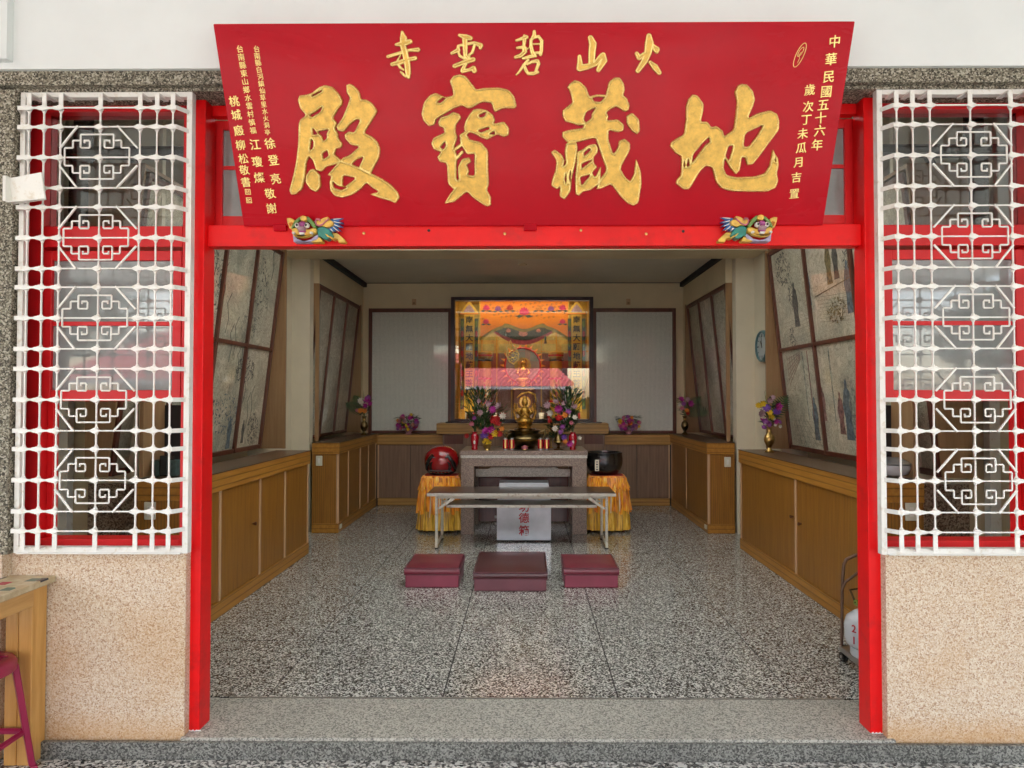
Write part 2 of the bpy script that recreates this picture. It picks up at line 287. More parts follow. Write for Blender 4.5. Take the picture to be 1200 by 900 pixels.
# ------------------------------------------------------------------ mesh builder
def worldoff(o):
    v = Vector((0,0,0))
    while o is not None: v += o.location; o = o.parent
    return v
class MB:
    def __init__(s): s.V = []; s.F = []
    def add(s, V, F):
        k = len(s.V); s.V += [tuple(v) for v in V]; s.F += [tuple(i+k for i in f) for f in F]; return s
    def box(s, x0, x1, y0, y1, z0, z1):
        if x0 > x1: x0, x1 = x1, x0
        V = [(x,y,z) for z in (z0,z1) for y in (y0,y1) for x in (x0,x1)]
        return s.add(V, [(0,2,3,1),(4,5,7,6),(0,1,5,4),(2,6,7,3),(0,4,6,2),(1,3,7,5)])
    def hexa(s, b, t):   # 4 bottom, 4 top points, counter-clockwise seen from above
        return s.add(list(b)+list(t), [(3,2,1,0),(4,5,6,7)]+[(i,(i+1)%4,4+(i+1)%4,4+i) for i in range(4)])
    def prism(s, pts, y0, y1):   # polygon in x,z ; thickness along y
        n = len(pts); a = sum(pts[i][0]*pts[(i+1)%n][1]-pts[(i+1)%n][0]*pts[i][1] for i in range(n))
        if a < 0: pts = pts[::-1]
        V = [(x,y0,z) for x,z in pts]+[(x,y1,z) for x,z in pts]
        return s.add(V, [tuple(range(n)), tuple(range(2*n-1,n-1,-1))]+[(i,n+i,n+(i+1)%n,(i+1)%n) for i in range(n)])
    def lathe(s, prof, c=(0,0,0), n=24, sx=1, sy=1, fn=None):
        cx,cy,cz = c; V = []; F = []
        for (r,z) in prof:
            for k in range(n):
                a = 2*math.pi*k/n; rr = r*(fn(a,z) if fn else 1)
                V.append((cx+rr*sx*math.cos(a), cy+rr*sy*math.sin(a), cz+z))
        for j in range(len(prof)-1):
            for k in range(n):
                F.append((j*n+k, j*n+(k+1)%n, (j+1)*n+(k+1)%n, (j+1)*n+k))
        F.append(tuple(range(n-1,-1,-1))); F.append(tuple((len(prof)-1)*n+k for k in range(n)))
        return s.add(V, F)
    def ell(s, c, r, nu=16, nv=9, sy=1):
        prof = [(max(1e-4,math.sin(math.pi*j/nv)), -math.cos(math.pi*j/nv)) for j in range(nv+1)]
        m = MB().lathe(prof, (0,0,0), nu)
        return s.add([(c[0]+x*r[0], c[1]+y*r[1], c[2]+z*r[2]) for x,y,z in m.V], m.F)
    def tube(s, pts, r, n=8, closed=False):
        P = [Vector(p) for p in pts]; m = len(P); V = []; F = []
        rs = r if isinstance(r, (list,tuple)) else [r]*m
        up = None
        for i,p in enumerate(P):
            a = P[(i-1)%m] if (i or closed) else p; b = P[(i+1)%m] if (i < m-1 or closed) else p
            t = (b-a).normalized()
            if up is None: up = Vector((0,0,1)) if abs(t.z) < .9 else Vector((0,1,0))
            x = t.cross(up).normalized()
            if x.length < 1e-3: x = Vector((1,0,0))
            y = x.cross(t).normalized(); up = y
            k_ = 1.0
            if 0 < i < m-1 or closed:
                d1 = (p-a).normalized(); d2 = (b-p).normalized(); k_ = 1/max(.6, math.cos(d1.angle(d2, 0)/2))
            for k in range(n):
                g = 2*math.pi*(k+.5)/n; V.append(p + (x*math.cos(g)+y*math.sin(g))*rs[i]*k_)
        for i in range(m if closed else m-1):
            for k in range(n):
                F.append((i*n+k, i*n+(k+1)%n, ((i+1)%m)*n+(k+1)%n, ((i+1)%m)*n+k))
        if not closed: F.append(tuple(range(n))[::-1]); F.append(tuple((m-1)*n+k for k in range(n)))
        return s.add(V, F)
    def quad(s, *p): return s.add(p, [tuple(range(len(p)))])
    def xf(s, fn): s.V = [tuple(fn(*v)) for v in s.V]; return s
    def build(s, name, mat, parent=None, bevel=0, smooth=False, segs=2, local=False):
        off = Vector((0,0,0)) if (local or parent is None) else worldoff(parent)
        me = bpy.data.meshes.new(name); me.from_pydata([(v[0]-off.x, v[1]-off.y, v[2]-off.z) for v in s.V], [], s.F)
        bm = bmesh.new(); bm.from_mesh(me); bmesh.ops.recalc_face_normals(bm, faces=bm.faces); bm.to_mesh(me); bm.free()
        me.materials.append(M[mat] if isinstance(mat, str) else mat)
        o = bpy.data.objects.new(name, me); sc.collection.objects.link(o); o.parent = parent
        if smooth:
            for p in me.polygons: p.use_smooth = True
            try: me.set_sharp_from_angle(angle=R(50))
            except Exception: pass
        if bevel:
            b = o.modifiers.new('bevel', 'BEVEL'); b.width = bevel; b.segments = segs; b.limit_method = 'ANGLE'; b.angle_limit = R(40)
            for p in me.polygons: p.use_smooth = True
            try: me.set_sharp_from_angle(angle=R(60))
            except Exception: pass
            b.harden_normals = True
        return o
def thing(name, label, cat, loc=(0,0,0), group=None, rot=None):
    o = bpy.data.objects.new(name, None); sc.collection.objects.link(o); o.location = loc; o.empty_display_size = .1
    if rot: o.rotation_euler = rot
    o['label'] = label; o['category'] = cat
    if group: o['group'] = group
    return o
def kid(name, src, parent, loc=(0,0,0), rot=None, scale=None):
    c = src.copy(); c.name = name; sc.collection.objects.link(c); c.parent = parent; c.location = loc
    if rot: c.rotation_euler = rot
    if scale: c.scale = scale
    return c
def struct(o, kind='structure'): o['kind'] = kind; return o
def copy_tree(o, parent=None):
    c = o.copy(); sc.collection.objects.link(c); c.parent = parent
    for ch in [x for x in bpy.data.objects if x.parent == o]: copy_tree(ch, c)
    return c

# ------------------------------------------------------------------ glyphs
_gl = {}
def glyph(ch, bold=0.0, depth=.02):
    k = (ch, bold, depth)
    if k in _gl: return _gl[k]
    cu = bpy.data.curves.new('glyph', 'FONT'); cu.body = ch; cu.size = 1; cu.align_x = 'CENTER'; cu.align_y = 'CENTER'
    cu.extrude = depth; cu.offset = bold; cu.resolution_u = 3
    ob = bpy.data.objects.new('glyph', cu); sc.collection.objects.link(ob)
    bpy.context.view_layer.update()
    me = bpy.data.meshes.new_from_object(ob.evaluated_get(bpy.context.evaluated_depsgraph_get()))
    bpy.data.objects.remove(ob)
    if len(me.vertices):
        xs = [v.co.x for v in me.vertices]; ys = [v.co.y for v in me.vertices]
        cx, cy = (min(xs)+max(xs))/2, (min(ys)+max(ys))/2
        for v in me.vertices: v.co.x -= cx; v.co.y -= cy
    _gl[k] = me; return me
def put_char(ch, parent, x, y, z, size, mat, bold=.0, depth=.02, shear=0, rot=0, name='character', matrix=None, wx=1):
    src = glyph(ch, bold, depth); me = src.copy()
    c, s = math.cos(rot), math.sin(rot)
    for v in me.vertices:
        a, b_ = v.co.x*size*wx + shear*v.co.y*size, v.co.y*size
        # slight slope of the strokes, as written by a brush
        b_ += a*.10*(1 if shear is not None else 0)
        v.co.x, v.co.y = a*c-b_*s, a*s+b_*c; v.co.z *= size
    me.materials.clear(); me.materials.append(M[mat] if isinstance(mat, str) else mat)
    o = bpy.data.objects.new(name, me); sc.collection.objects.link(o); o.parent = parent
    if matrix is not None: o.matrix_local = matrix @ Matrix.Translation((x,y,z))
    else: o.location = (x,y,z)
    return o
UPRIGHT = Matrix.Rotation(R(90), 4, 'X')     # writing that faces the doorway: x right, y up

# ================================================================== THE SETTING
FLOOR_OUT = -0.083
g = struct(MB().box(-60,60,-90,-8.6,-.35,-.12).build('ground', 'ground'))
pf = struct(MB().box(-8,8,-8.6,-.137,-.30,-.088).build('porch_floor', 'joint'))
cols = [-7.9+1.13*i for i in range(15)]
for j in range(2):
    for i in range(14):
        x0 = cols[i]+.07; MB().box(x0+.002, x0+1.128, -.139-(j+1)*.9+.002, -.139-j*.9-.002, -.09, FLOOR_OUT).build('floor_slab', 'terrazzo_out', pf)
for i in range(7): MB().box(-7.9+2.26*i, -7.9+2.26*i+2.255, -8.6, -1.943, -.09, FLOOR_OUT).build('floor_slab', 'terrazzo_out', pf)
struct(MB().box(-8,8,-.135,-.118,-.3,-.012).build('plinth', 'plinth'))
struct(MB().box(-1.53,1.62,-.1175,.268,-.3,0).build('threshold', 'sill', bevel=.006))
struct(MB().box(-3.4,-1.531,.1205,.268,-.3,-.0005).build('sill_floor', 'sill'))
struct(MB().box(1.621,3.4,.1205,.268,-.3,-.0005).build('sill_floor', 'sill'))
MB().box(-1.49,1.58,.268,.276,-.06,.001).build('metal_strip', 'steel', bpy.data.objects['threshold'])
# interior floor: joints 5 mm wide, slabs laid on a dark bed
fl = struct(MB().box(-3.45,3.45,.276,6.4,-.30,-.0025).build('floor', 'joint'))
xs = [-3.07,-2.185,-1.30,-.42,.458,1.343,2.228,3.11]
for i in range(7):
    off = .745 if i in (0,2,4) else 0
    ys = [.2775] + [1.028-off*0+ (.0 if i in (1,3,4) else .735)+.885*k for k in range(-1,7)]
    ys = sorted(y for y in ys if y >= .27 and y < 6.4)+[6.4]
    ys = [ys[0]-.004]+[y for y in ys[1:] if y-ys[0] > .2]
    for a, b_ in zip(ys, ys[1:]):
        MB().box(xs[i]+.0036, xs[i+1]-.0036, a+.0036, b_-.0036, -.02, 0).build('floor_slab', 'terrazzo', fl)
# facade
fa = struct(MB().box(-8,-2.36,-.101,.12,-.05,.812).box(-2.36,-1.519,-.1015,.12,-.05,.812).build('wall', 'pebble'))
struct(MB().box(1.590,2.50,-.1015,.12,-.05,.812).box(2.50,8,-.101,.12,-.05,.812).build('wall', 'pebble'))
struct(MB().box(-2.50,-2.277,-.158,-.104,.812,2.8695).box(-2.50,-2.362,-.1038,.12,.812,2.8695).build('stone_column', 'stone'))
struct(MB().box(-2.50,-2.300,-.158,-.104,-.08,.812).build('column_base', 'pebble'))
struct(MB().box(2.46,2.75,-.172,.12,.812,2.8695).build('stone_column', 'stone'))
struct(MB().box(-8,8,-.172,.12,2.8840,2.9460).box(-8,8,-.1385,.12,2.8700,2.8838).build('lintel', 'stone'))
struct(MB().box(-8,-2.50,-.12,.12,.812,2.8695).build('wall', 'white_wall'))
struct(MB().box(2.75,8,-.12,.12,.812,2.8695).build('wall', 'white_wall'))
up = struct(MB().box(-8,8,-.190,.12,2.9462,3.58).build('upper_wall', 'white_wall'))
struct(MB().box(-2.50,-2.262,-.225,-.19,2.975,3.58).build('white_pilaster', 'white_wall'))
struct(MB().box(-8,8,-8.5,.6,3.58,3.78).box(-8,8,-8.6,-8.3,3.40,3.79).build('porch_ceiling', 'white_ceiling'))
# interior shell
cl = struct(MB().box(-3.6,-1.65,.12,3.78,3.40,3.56).box(1.65,3.6,.12,3.78,3.40,3.56).box(-1.65,1.65,.12,.9,3.40,3.56).box(-1.65,1.65,3.3,3.78,3.40,3.56).build('ceiling', 'cream_lt'))
for i in range(4): MB().box(-1.65+.825*i+.02,-1.65+.825*(i+1)-.02,.9,3.3,3.55,3.565).build('added_light_pane','opal',cl)  # unseen overhead opening, added to brighten the hall
for i in range(5):
    MB().box(-1.65+.825*i-.02,-1.65+.825*i+.02,.9,3.3,3.50,3.575).build('added_light_bar','white_iron',cl)
struct(MB().box(-3.45,3.45,3.78,4.22,3.05,3.56).build('ceiling_beam', 'cream'))
rc = struct(MB().box(-2.6,2.6,4.22,6.4,3.152,3.50).build('rear_ceiling', 'ceil_in'))
MB().box(-2.30,-2.36,4.23,6.30,3.09,3.152).box(2.20,2.26,4.23,6.30,3.09,3.152).build('crown_moulding', 'dark', rc)
MB().box(-2.36,2.26,6.285,6.30,3.145,3.152).build('ceiling_trim', 'dark', rc)
MB().lathe([(.05,-.01),(.055,0)],(-.05,5.0,3.152),20).build('ceiling_rose', 'cream', rc)
bw = struct(MB().box(-3.5,-1.06,6.30,6.5,-.05,3.5).box(.94,3.5,6.30,6.5,-.05,3.5).box(-1.06,.94,6.30,6.5,-.05,1.17).box(-1.06,.94,6.30,6.5,2.925,3.5).build('back_wall', 'cream'))
for a, b_ in ((-3.6,-3.45),(3.45,3.6)):
    sw = struct(MB().box(a,b_,.12,6.5,-.05,2.70).box(a,b_,.12,.70,2.70,3.5).box(a,b_,3.60,6.5,2.70,3.5).box(a,b_,.70,3.60,3.38,3.5).build('side_wall', 'cream'))
    for k in range(5): MB().box(a+.03,b_-.03,.70+.71*k,.74+.71*k,2.70,3.38).build('added_window_mullion','red_in',sw)  # high side windows added out of view to let in more daylight
    for k in range(4): MB().box(a+.07,b_-.07,.74+.71*k,.70+.71*(k+1),2.70,3.38).build('added_window_pane','clear',sw)

def cabinet(s, fx, bx, y0, y1, mull, top, label, knobs, outlets, skirting=.105):
    """counter along a side wall: s = -1 or 1, fx front x, bx back x"""
    t = thing('cabinet', label, 'cabinet', (fx, (y0+y1)/2, 0), 'built-in wooden cabinets along the walls')
    d = s
    MB().box(fx+d*.008, bx, y0+.008, y1-.004, .02, top-.14).build('body', 'dark', t)
    MB().box(fx-d*.022, bx, y0-.015, y1, top-.13, top-.006).build('edge_band', 'wood_band', t, bevel=.004)
    MB().box(fx-d*.026, bx, y0-.019, y1, top-.006, top).build('counter_top', 'wood_top', t)
    MB().box(fx-d*.012, bx, y0-.006, y1-.002, 0, skirting).build('skirting', 'wood_band', t, bevel=.003)
    ms = [y0+.02]+mull+[y1-.02]
    for a, b_ in zip(ms, ms[1:]):
        MB().box(fx-d*.002, fx+d*.016, a+.014, b_-.014, skirting+.006, top-.135).build('door_panel', 'wood_panel', t, bevel=.002)
    for y in ms:
        MB().box(fx-d*.009, fx+d*.016, y-.013, y+.013, skirting+.002, top-.132).build('batten', 'wood_trim', t, bevel=.002)
    MB().box(fx+d*.017, bx, y0-.001, y0+.0079, skirting, top-.132).build('end_panel', 'wood_panel', t)
    for y, z in knobs:
        MB().lathe([(.006,0),(.008,.012),(.014,.02),(.012,.028),(.003,.03)],(0,0,0),12).xf(lambda a,b,c: (fx-d*(c+.002), y+a, z+b)).build('knob', 'wood_frame', t, smooth=True)
    for x, z in outlets:
        o = MB().box(x-.035,x+.035,y0-.013,y0-.0015,z-.055,z+.055).build('switch_plate', 'switch', t, bevel=.004)
        MB().box(x-.012,x+.012,y0-.017,y0-.0125,z-.028,z+.028).build('rocker', 'white_p', o)
    return t
cabinet(-1,-2.11,-2.42,1.02,3.27,[1.46,2.13,2.66],.992,'near cabinet by the left-hand post, with two pale battens flanking its widest door',[(2.0,.53)],[(-2.33,.80)])
cabinet(1,2.135,2.44,1.02,3.50,[2.17],.985,'near cabinet by the right-hand post, behind the gas cylinder, brass vase on top',[(2.22,.55),(2.07,.52)],[(2.36,.80)])
cabinet(-1,-2.095,-2.38,4.2,6.02,[4.62,5.16,5.58],1.004,'rear cabinet left of the red wooden fish, with three battens on its doors',[],[(-2.30,.80)])
cabinet(1,2.012,2.30,4.2,6.02,[5.19],1.004,'rear cabinet right of the black bowl, with one batten on its doors',[],[(2.22,.79)])
for x, s in ((-2.095,1),(2.012,-1)):
    MB().box(x+s*.012,x+s*.022,4.24,4.31,.04,.085).build('floor_socket','switch',[o for o in bpy.data.objects if o.name.startswith('cabinet') and abs(o.location.x-x)<.01][0], bevel=.002)

# back cabinet with raised pedestal
t = thing('back_cabinet', 'long low walnut cabinet across the back wall under the notice boards', 'cabinet', (0,6.15,0))
MB().box(-2.36,2.26,6.06,6.30,.0,.85).build('body', 'dark', t)
for x0, x1 in ((-2.07,-1.16),(1.08,1.985)):
    MB().box(x0-.3 if x0<0 else x0, x1 if x0<0 else x1+.27,6.02,6.30,.845,.985).build('edge_band', 'wood_bandx', t, bevel=.004)
    MB().box(x0,x1,6.035,6.06,0,.105).build('skirting', 'wood_bandx', t, bevel=.003)
    w_ = (x1-x0)/2
    for k in range(2): MB().box(x0+k*w_+.004,x0+(k+1)*w_-.004,6.042,6.06,.11,.842).build('door_panel', 'wood_back', t, bevel=.002)
    MB().box(x0-.005,x0+.014,6.036,6.06,.106,.844).box(x1-.014,x1+.005,6.036,6.06,.106,.844).build('batten', 'wood_trim', t)
t2 = thing('altar_pedestal', 'raised walnut pedestal carrying the lit glass shrine', 'pedestal', (-.05,6.05,0))
MB().box(-1.15,1.07,5.90,6.299,0,1.005).build('body', 'wood_back', t2, bevel=.003)
MB().box(-1.23,1.12,5.86,6.299,1.005,1.148).build('edge_band', 'wood_bandx', t2, bevel=.004)
MB().box(-1.12,1.04,5.97,6.298,1.149,1.165).build('top_slab', 'black', t2)
MB().box(-1.13,-.87,5.893,5.90,.865,.985).build('inset_panel', 'wood_frame', t2, bevel=.002)
MB().box(.79,1.05,5.893,5.90,.865,.985).build('inset_panel', 'wood_frame', t2, bevel=.002)

def side(s, wx, px0, px1, wx2):
    nm = 'left' if s < 0 else 'right'
    # wall behind the front case, pier, rear wall over the rear case
    struct(MB().box(px1, s*3.45, 3.46,4.2,0,3.4).box(px1-s*0, s*3.45,4.2,4.3,0,3.05).build('wall_pier_'+nm, 'cream_lt'))
    struct(MB().box(px0, px1, 4.2,4.32,.0,3.05).build('pier_'+nm, 'cream_lt'))
    struct(MB().box(wx2, s*3.45, 4.322,6.30,2.80,3.5).box(wx2-s*.0, s*3.45,6.16,6.30,.9,2.80).build('rear_side_wall_'+nm, 'cream'))
    struct(MB().box(s*2.78, s*3.45,1.35,3.45,0,2.69).build('front_side_wall_'+nm, 'cream'))
    # wall seen through the barred window
    struct(MB().box(s*2.44, s*2.905,1.30,1.34,.93,3.4).box(s*3.10, s*3.45,1.30,1.34,0,3.4).build('inner_wall_'+nm, 'cream_lt'))
    struct(MB().box(s*2.44, s*2.905,1.29,1.34,0,.93).build('wainscot_'+nm, 'pebble_in'))
    d = thing('inner_door', 'white framed dark doorway seen through the %s barred window' % nm, 'door', (s*2.97,1.3,0))
    MB().box(s*2.905, s*3.03,1.36,1.40,0,2.3).build('dark_gap_sheet', 'black', d)  # black sheet stands in for the darkness inside the door gap
    MB().box(s*3.03, s*3.10,1.27,1.33,0,2.45).build('door_frame', 'white_iron', d, bevel=.003)
    MB().box(s*2.905, s*3.03,1.28,1.335,2.3,3.4).build('lintel_board', 'black', d)
def lean_case(s, xt, xb, xw, y0, y1, z0, z1, ncol, nrow, label, pset, ends=True):
    """picture case: glazed pictures leaning forward, top edge at x = xt, bottom edge at x = xb"""
    t = thing('picture_case', label, 'picture case', ((xt+xb)/2,(y0+y1)/2,z0), 'leaning glazed picture cases')
    def X(z): return xb+(xt-xb)*(z-z0)/(z1-z0)
    def slab(ya, yb, za, zb, d0, d1):
        m = MB(); f = lambda y,z,d: (X(z)+s*d, y, z)
        m.hexa([f(ya,za,d0),f(yb,za,d0),f(yb,za,d1),f(ya,za,d1)],[f(ya,zb,d0),f(yb,zb,d0),f(yb,zb,d1),f(ya,zb,d1)]); return m
    if ends:
        MB().prism([(xt-s*.01,z1+.02),(xw,z1+.02),(xw,z0-.005),(xt-s*.01,z0-.005)], y1+.012, y1+.032).build('return_board', 'wood_case', t)
        MB().prism([(xt,z1+.02),(xw,z1+.02),(xw,z0),(xb,z0)], y0-.03, y0-.012).build('side_board', 'wood_case', t)
        MB().box(xt-s*.022,xt+s*.012,y1+.008,y1+.036,z0-.005,z1+.03).build('corner_post', 'wood_case', t)
    MB().box(min(xt,xw)-.0,max(xt,xw),y0-.03,y1+.01,z1+.02,z1+.045).build('case_top', 'wood_case', t)
    slab(y0,y1,z0,z1,.028,.034).build('backing', 'dark', t)
    fw = .034
    wy = (y1-y0)/ncol; hz = (z1-z0)/nrow; k = 0
    for i in range(ncol+1):
        y = y0+wy*i; h = fw/2
        a, b_ = (y, y+fw) if i == 0 else ((y-fw, y) if i == ncol else (y-h, y+h))
        slab(a,b_,z0,z1,-.014,.027).build('frame_stile', 'wood_frame', t, bevel=.003)
    for j in range(nrow+1):
        z = z0+hz*j
        a, b_ = (z, z+fw*1.2) if j == 0 else ((z1-fw, z1) if j == nrow else (z-fw/2, z+fw/2))
        slab(y0+fw,y1-fw,a,b_,-.008,.026).build('frame_rail', 'wood_frame', t, bevel=.003)
    for i in range(ncol):
        for j in range(nrow):
            slab(y0+wy*i+.01,y0+wy*(i+1)-.01,z0+hz*j+.01,z0+hz*(j+1)-.01,.012,.022).build('painting', PAINT[pset[k % len(pset)]], t); k += 1
    return t, X
side(-1, -2.62, -2.415, -2.615, -2.35)
side(1, 2.53, 2.325, 2.53, 2.25)
cL1,XL1 = lean_case(-1,-2.42,-2.64,-2.78,1.10,3.42,1.0,2.945,4,2,'tall leaning case of ink landscapes beside the left-hand post',[0,1,2,3,4])
cR1,XR1 = lean_case(1,2.395,2.60,2.78,1.10,3.42,1.0,2.93,3,2,'tall leaning case of courtly figure paintings beside the right-hand post',[5,3,1,5,2])
cL2,_ = lean_case(-1,-2.36,-2.545,-2.70,4.36,6.12,1.015,2.78,3,1,'three tall leaning pictures in the rear left alcove, palm reflected',[1,3,5])
cR2,_ = lean_case(1,2.26,2.44,2.60,4.36,6.12,1.015,2.78,3,1,'three tall leaning pictures in the rear right alcove behind a palm frond',[3,5,1])
for t, x, s in ((cL2,-2.365,-1),(cR2,2.265,1)):
    MB().box(x-s*.012,x+s*.03,4.323,4.352,1.006,2.798).build('jamb_board', 'wood_case', t, bevel=.003)
    MB().box(x-s*.012,x+s*.03,4.353,6.15,2.785,2.799).build('head_board', 'wood_frame', t, bevel=.003)
# painted figures on the pictures of the right-hand case
def figure(t, X, s, y, z, h, mats, lean=0):
    pts = [(-.16,0),(.17,0),(.14,.35),(.20,.55),(.10,.80),(.05,.84),(.05,.93),(.0,.98),(-.055,.93),(-.04,.84),(-.12,.78),(-.17,.5),(-.11,.3)]
    def P(u, v, d): zz = z+v*h; return (X(zz)+s*(.0115-d), y+u*h*.8+lean*v*h, zz)
    m = MB(); m.add([P(u,v,0) for u,v in pts]+[P(u,v,.0006) for u,v in pts],[tuple(range(13)),tuple(range(25,12,-1))]+[(i,13+i,13+(i+1)%13,(i+1)%13) for i in range(13)])
    m.build('painted_figure', mats, t)
wash = [plain('ink wash %d' % i, c, .6, var=.45, nscale=30, bs=0, coat=1, coatr=.03) for i, c in enumerate([(.10,.095,.08),(.12,.16,.18),(.20,.15,.06),(.24,.12,.10),(.30,.30,.24)])]
for y, z, h, k in ((2.95,2.15,.42,0),(2.66,2.3,.36,1),(2.25,2.42,.36,2),(2.13,2.44,.33,0),(1.97,2.15,.42,1),(2.8,1.12,.40,1),(2.62,1.3,.3,3),(2.2,1.16,.50,1),(2.10,1.18,.48,4),(2.32,1.2,.36,3),(1.95,1.35,.34,2)):
    figure(cR1, XR1, 1, y, z, h, wash[k])
def brushwork(t, X, s, y, z, ry, rz, n, mat_, seed, size=.02):
    rnd = random.Random(seed); m = MB()
    for i in range(n):
        a, r = rnd.uniform(0,6.283), math.sqrt(rnd.random()); yy, zz = y+ry*r*math.cos(a), z+rz*r*math.sin(a); g_ = rnd.uniform(0,3.1); l = size*rnd.uniform(.5,1.3)
        P = [(math.cos(g_)*l, math.sin(g_)*l), (-math.sin(g_)*l*.3, math.cos(g_)*l*.3), (-math.cos(g_)*l, -math.sin(g_)*l), (math.sin(g_)*l*.3, -math.cos(g_)*l*.3)]
        m.quad(*[(X(zz+v)+s*(.0112), yy+u, zz+v) for u, v in P])
    struct(m.build('painted_foliage', mat_, t), 'stuff')
def penline(t, X, s, pts, mat_, r=.0022):
    MB().tube([(X(z)+s*.0112, y, z) for y, z in pts], r, 4).build('painted_line', mat_, t)
for a in ((3.15,2.72,.17,.16,150,0,1),(3.02,2.5,.07,.16,50,0,2),(1.95,2.55,.05,.3,80,0,3),(2.2,2.2,.16,.10,120,2,4),(3.1,2.05,.06,.1,40,0,5)): brushwork(cR1,XR1,1,*a[:5],wash[a[5]],a[6])
for i in range(7): penline(cR1,XR1,1,[(2.70,2.05+.0*i+.03*i),(3.25,2.0+.035*i)],wash[4],.0012)
for i in range(8): penline(cR1,XR1,1,[(2.0,2.10+.03*i),(2.5,2.14+.03*i)],wash[0],.0013)
penline(cR1,XR1,1,[(1.9,2.42),(2.55,2.36)],wash[2],.003)
for i in range(5): penline(cR1,XR1,1,[(2.72+.11*i,1.06),(3.0+.06*i,1.30)],wash[0],.0015); penline(cR1,XR1,1,[(2.7,1.08+.05*i),(3.3,1.10+.045*i)],wash[0],.0012)
for i in range(6): penline(cR1,XR1,1,[(3.28,1.62+.05*i),(2.98,1.86+.012*i)],wash[3],.0022); penline(cR1,XR1,1,[(3.28-.055*i,1.64+.05*i),(3.28-.055*i,1.9)],wash[3],.0015)
penline(cR1,XR1,1,[(2.93,1.3),(2.93,1.92)],wash[4],.006); penline(cR1,XR1,1,[(2.83,1.3),(2.83,1.92)],wash[3],.005); penline(cR1,XR1,1,[(2.42,1.3),(2.42,1.92)],wash[4],.006)
for i in range(5): penline(cR1,XR1,1,[(1.95,1.22+.035*i),(2.22,1.22+.035*i)],wash[1],.0022)
for a in ((3.0,2.45,.2,.35,160,0,11),(2.85,2.15,.18,.15,120,4,12),(2.1,2.4,.2,.3,130,0,13),(2.9,1.75,.2,.12,160,0,14),(2.6,1.35,.25,.18,140,1,15),(3.2,1.2,.12,.15,120,0,16),(2.2,1.4,.2,.25,150,0,17)): brushwork(cL1,XL1,-1,*a[:5],wash[a[5]],a[6])
for k in range(14):
    y0, z0 = 2.0+1.3*((k*.618)%1), 1.1+1.6*((k*.37)%1); penline(cL1,XL1,-1,[(y0,z0),(y0+.03,z0+.12),(y0-.02,z0+.25),(y0+.04,z0+.34)],wash[0],.0025)
for y, z, h, k in ((2.72,1.05,.30,1),(3.0,1.08,.22,0),(2.1,1.2,.42,1),(1.9,1.1,.4,0)):
    figure(cL1, XL1, -1, y, z, h, wash[k])

# notice boards
for x0, x1, lb in ((-2.262,-1.072,'grey glazed name board densely written, left of the lit shrine'),(.948,2.135,'grey glazed name board densely written, right of the lit shrine')):
    t = thing('notice_board', lb, 'notice board', ((x0+x1)/2,6.27,.99), 'glazed name boards on the back wall')
    MB().box(x0+.045,x1-.045,6.275,6.285,1.02,2.735).build('sheet', 'board', t)
    for a in ((x0,x0+.05,.99,2.78),(x1-.05,x1,.99,2.78)): MB().box(a[0],a[1],6.255,6.298,a[2],a[3]).build('frame_stile', 'wood_frame', t, bevel=.004)
    for a in ((.99,1.03),(2.725,2.78)): MB().box(x0+.05,x1-.05,6.258,6.298,a[0],a[1]).build('frame_rail', 'wood_frame', t, bevel=.004)
    cx = (x0+x1)/2 + (.05 if x0 < 0 else -.08)
    c = thing('wall_clip', 'small tan bracket above the %s notice board' % ('left' if x0<0 else 'right'), 'bracket', (cx,6.29,2.85))
    MB().box(cx-.03,cx+.03,6.285,6.299,2.83,2.92).build('plate', 'wood_trim', c, bevel=.003)
    MB().box(cx-.015,cx+.015,6.27,6.285,2.84,2.87).build('hook', 'wood_case', c, bevel=.003)

# ================================================================== RED DOOR FRAME, WINDOWS
t = thing('door_frame', 'bright red painted timber frame around the open hall entrance', 'door frame', (0,.05,0))
MB().box(-1.543,-1.473,-.060,.04,0,2.8695).build('post', 'red', t, bevel=.004)
MB().box(1.536,1.613,-.060,.04,0,2.8695).build('post', 'red', t, bevel=.004)
MB().box(-1.4725,1.5355,-.030,.04,2.198,2.298).build('beam', 'red', t, bevel=.004)
MB().box(-1.4725,1.5355,.0,.05,2.82,2.8695).build('head_rail', 'red', t, bevel=.004)
for x in [-.95,-.75,-.45,-.1,.25,.55,.72,1.0]:
    MB().lathe([(.007,0),(.006,.003),(.002,.004)],(0,0,0),10).xf(lambda a,b,c: (x+a, -.031-c, 2.262+b+.01*math.sin(x*9))).build('screw_head', random.choice(['brass','dark']), t)
for x0 in (-1.543,1.536):
    m = MB(); rnd = random.Random(int(x0*10))
    for k in range(9):
        a = x0+.005+.008*k; hgt = .003+.005*rnd.random(); m.prism([(a,0.0006),(a+.009,.0006),(a+.008,hgt),(a+.001,hgt*.7)],-.0622,-.0606)
    struct(m.build('bare_plaster_edge','white_wall',t),'stuff')
tr = thing('transom_window', 'red fanlight sashes behind the sloping plaque', 'window', (0.045,.05,2.3))
for x0,x1 in ((-1.495,-.72),(-.70,.02),(.04,.76),(.78,1.552)):
    sh = MB().box(x0,x0+.05,.05,.085,2.30,2.819).build('sash_stile', 'red_in', tr, bevel=.003)
    MB().box(x1-.05,x1,.05,.085,2.30,2.819).build('sash_stile', 'red_in', tr, bevel=.003)
    MB().box(x0+.05,x1-.05,.05,.085,2.30,2.362).build('sash_rail', 'red_in', tr, bevel=.003)
    MB().box(x0+.05,x1-.05,.05,.085,2.775,2.819).build('sash_rail', 'red_in', tr, bevel=.003)
    MB().box(x0+.05,x1-.05,.053,.082,2.585,2.603).build('muntin', 'red_in', tr, bevel=.003)
    MB().box(x0+.04,x1-.04,.062,.066,2.34,2.79).build('pane', 'frost', tr)
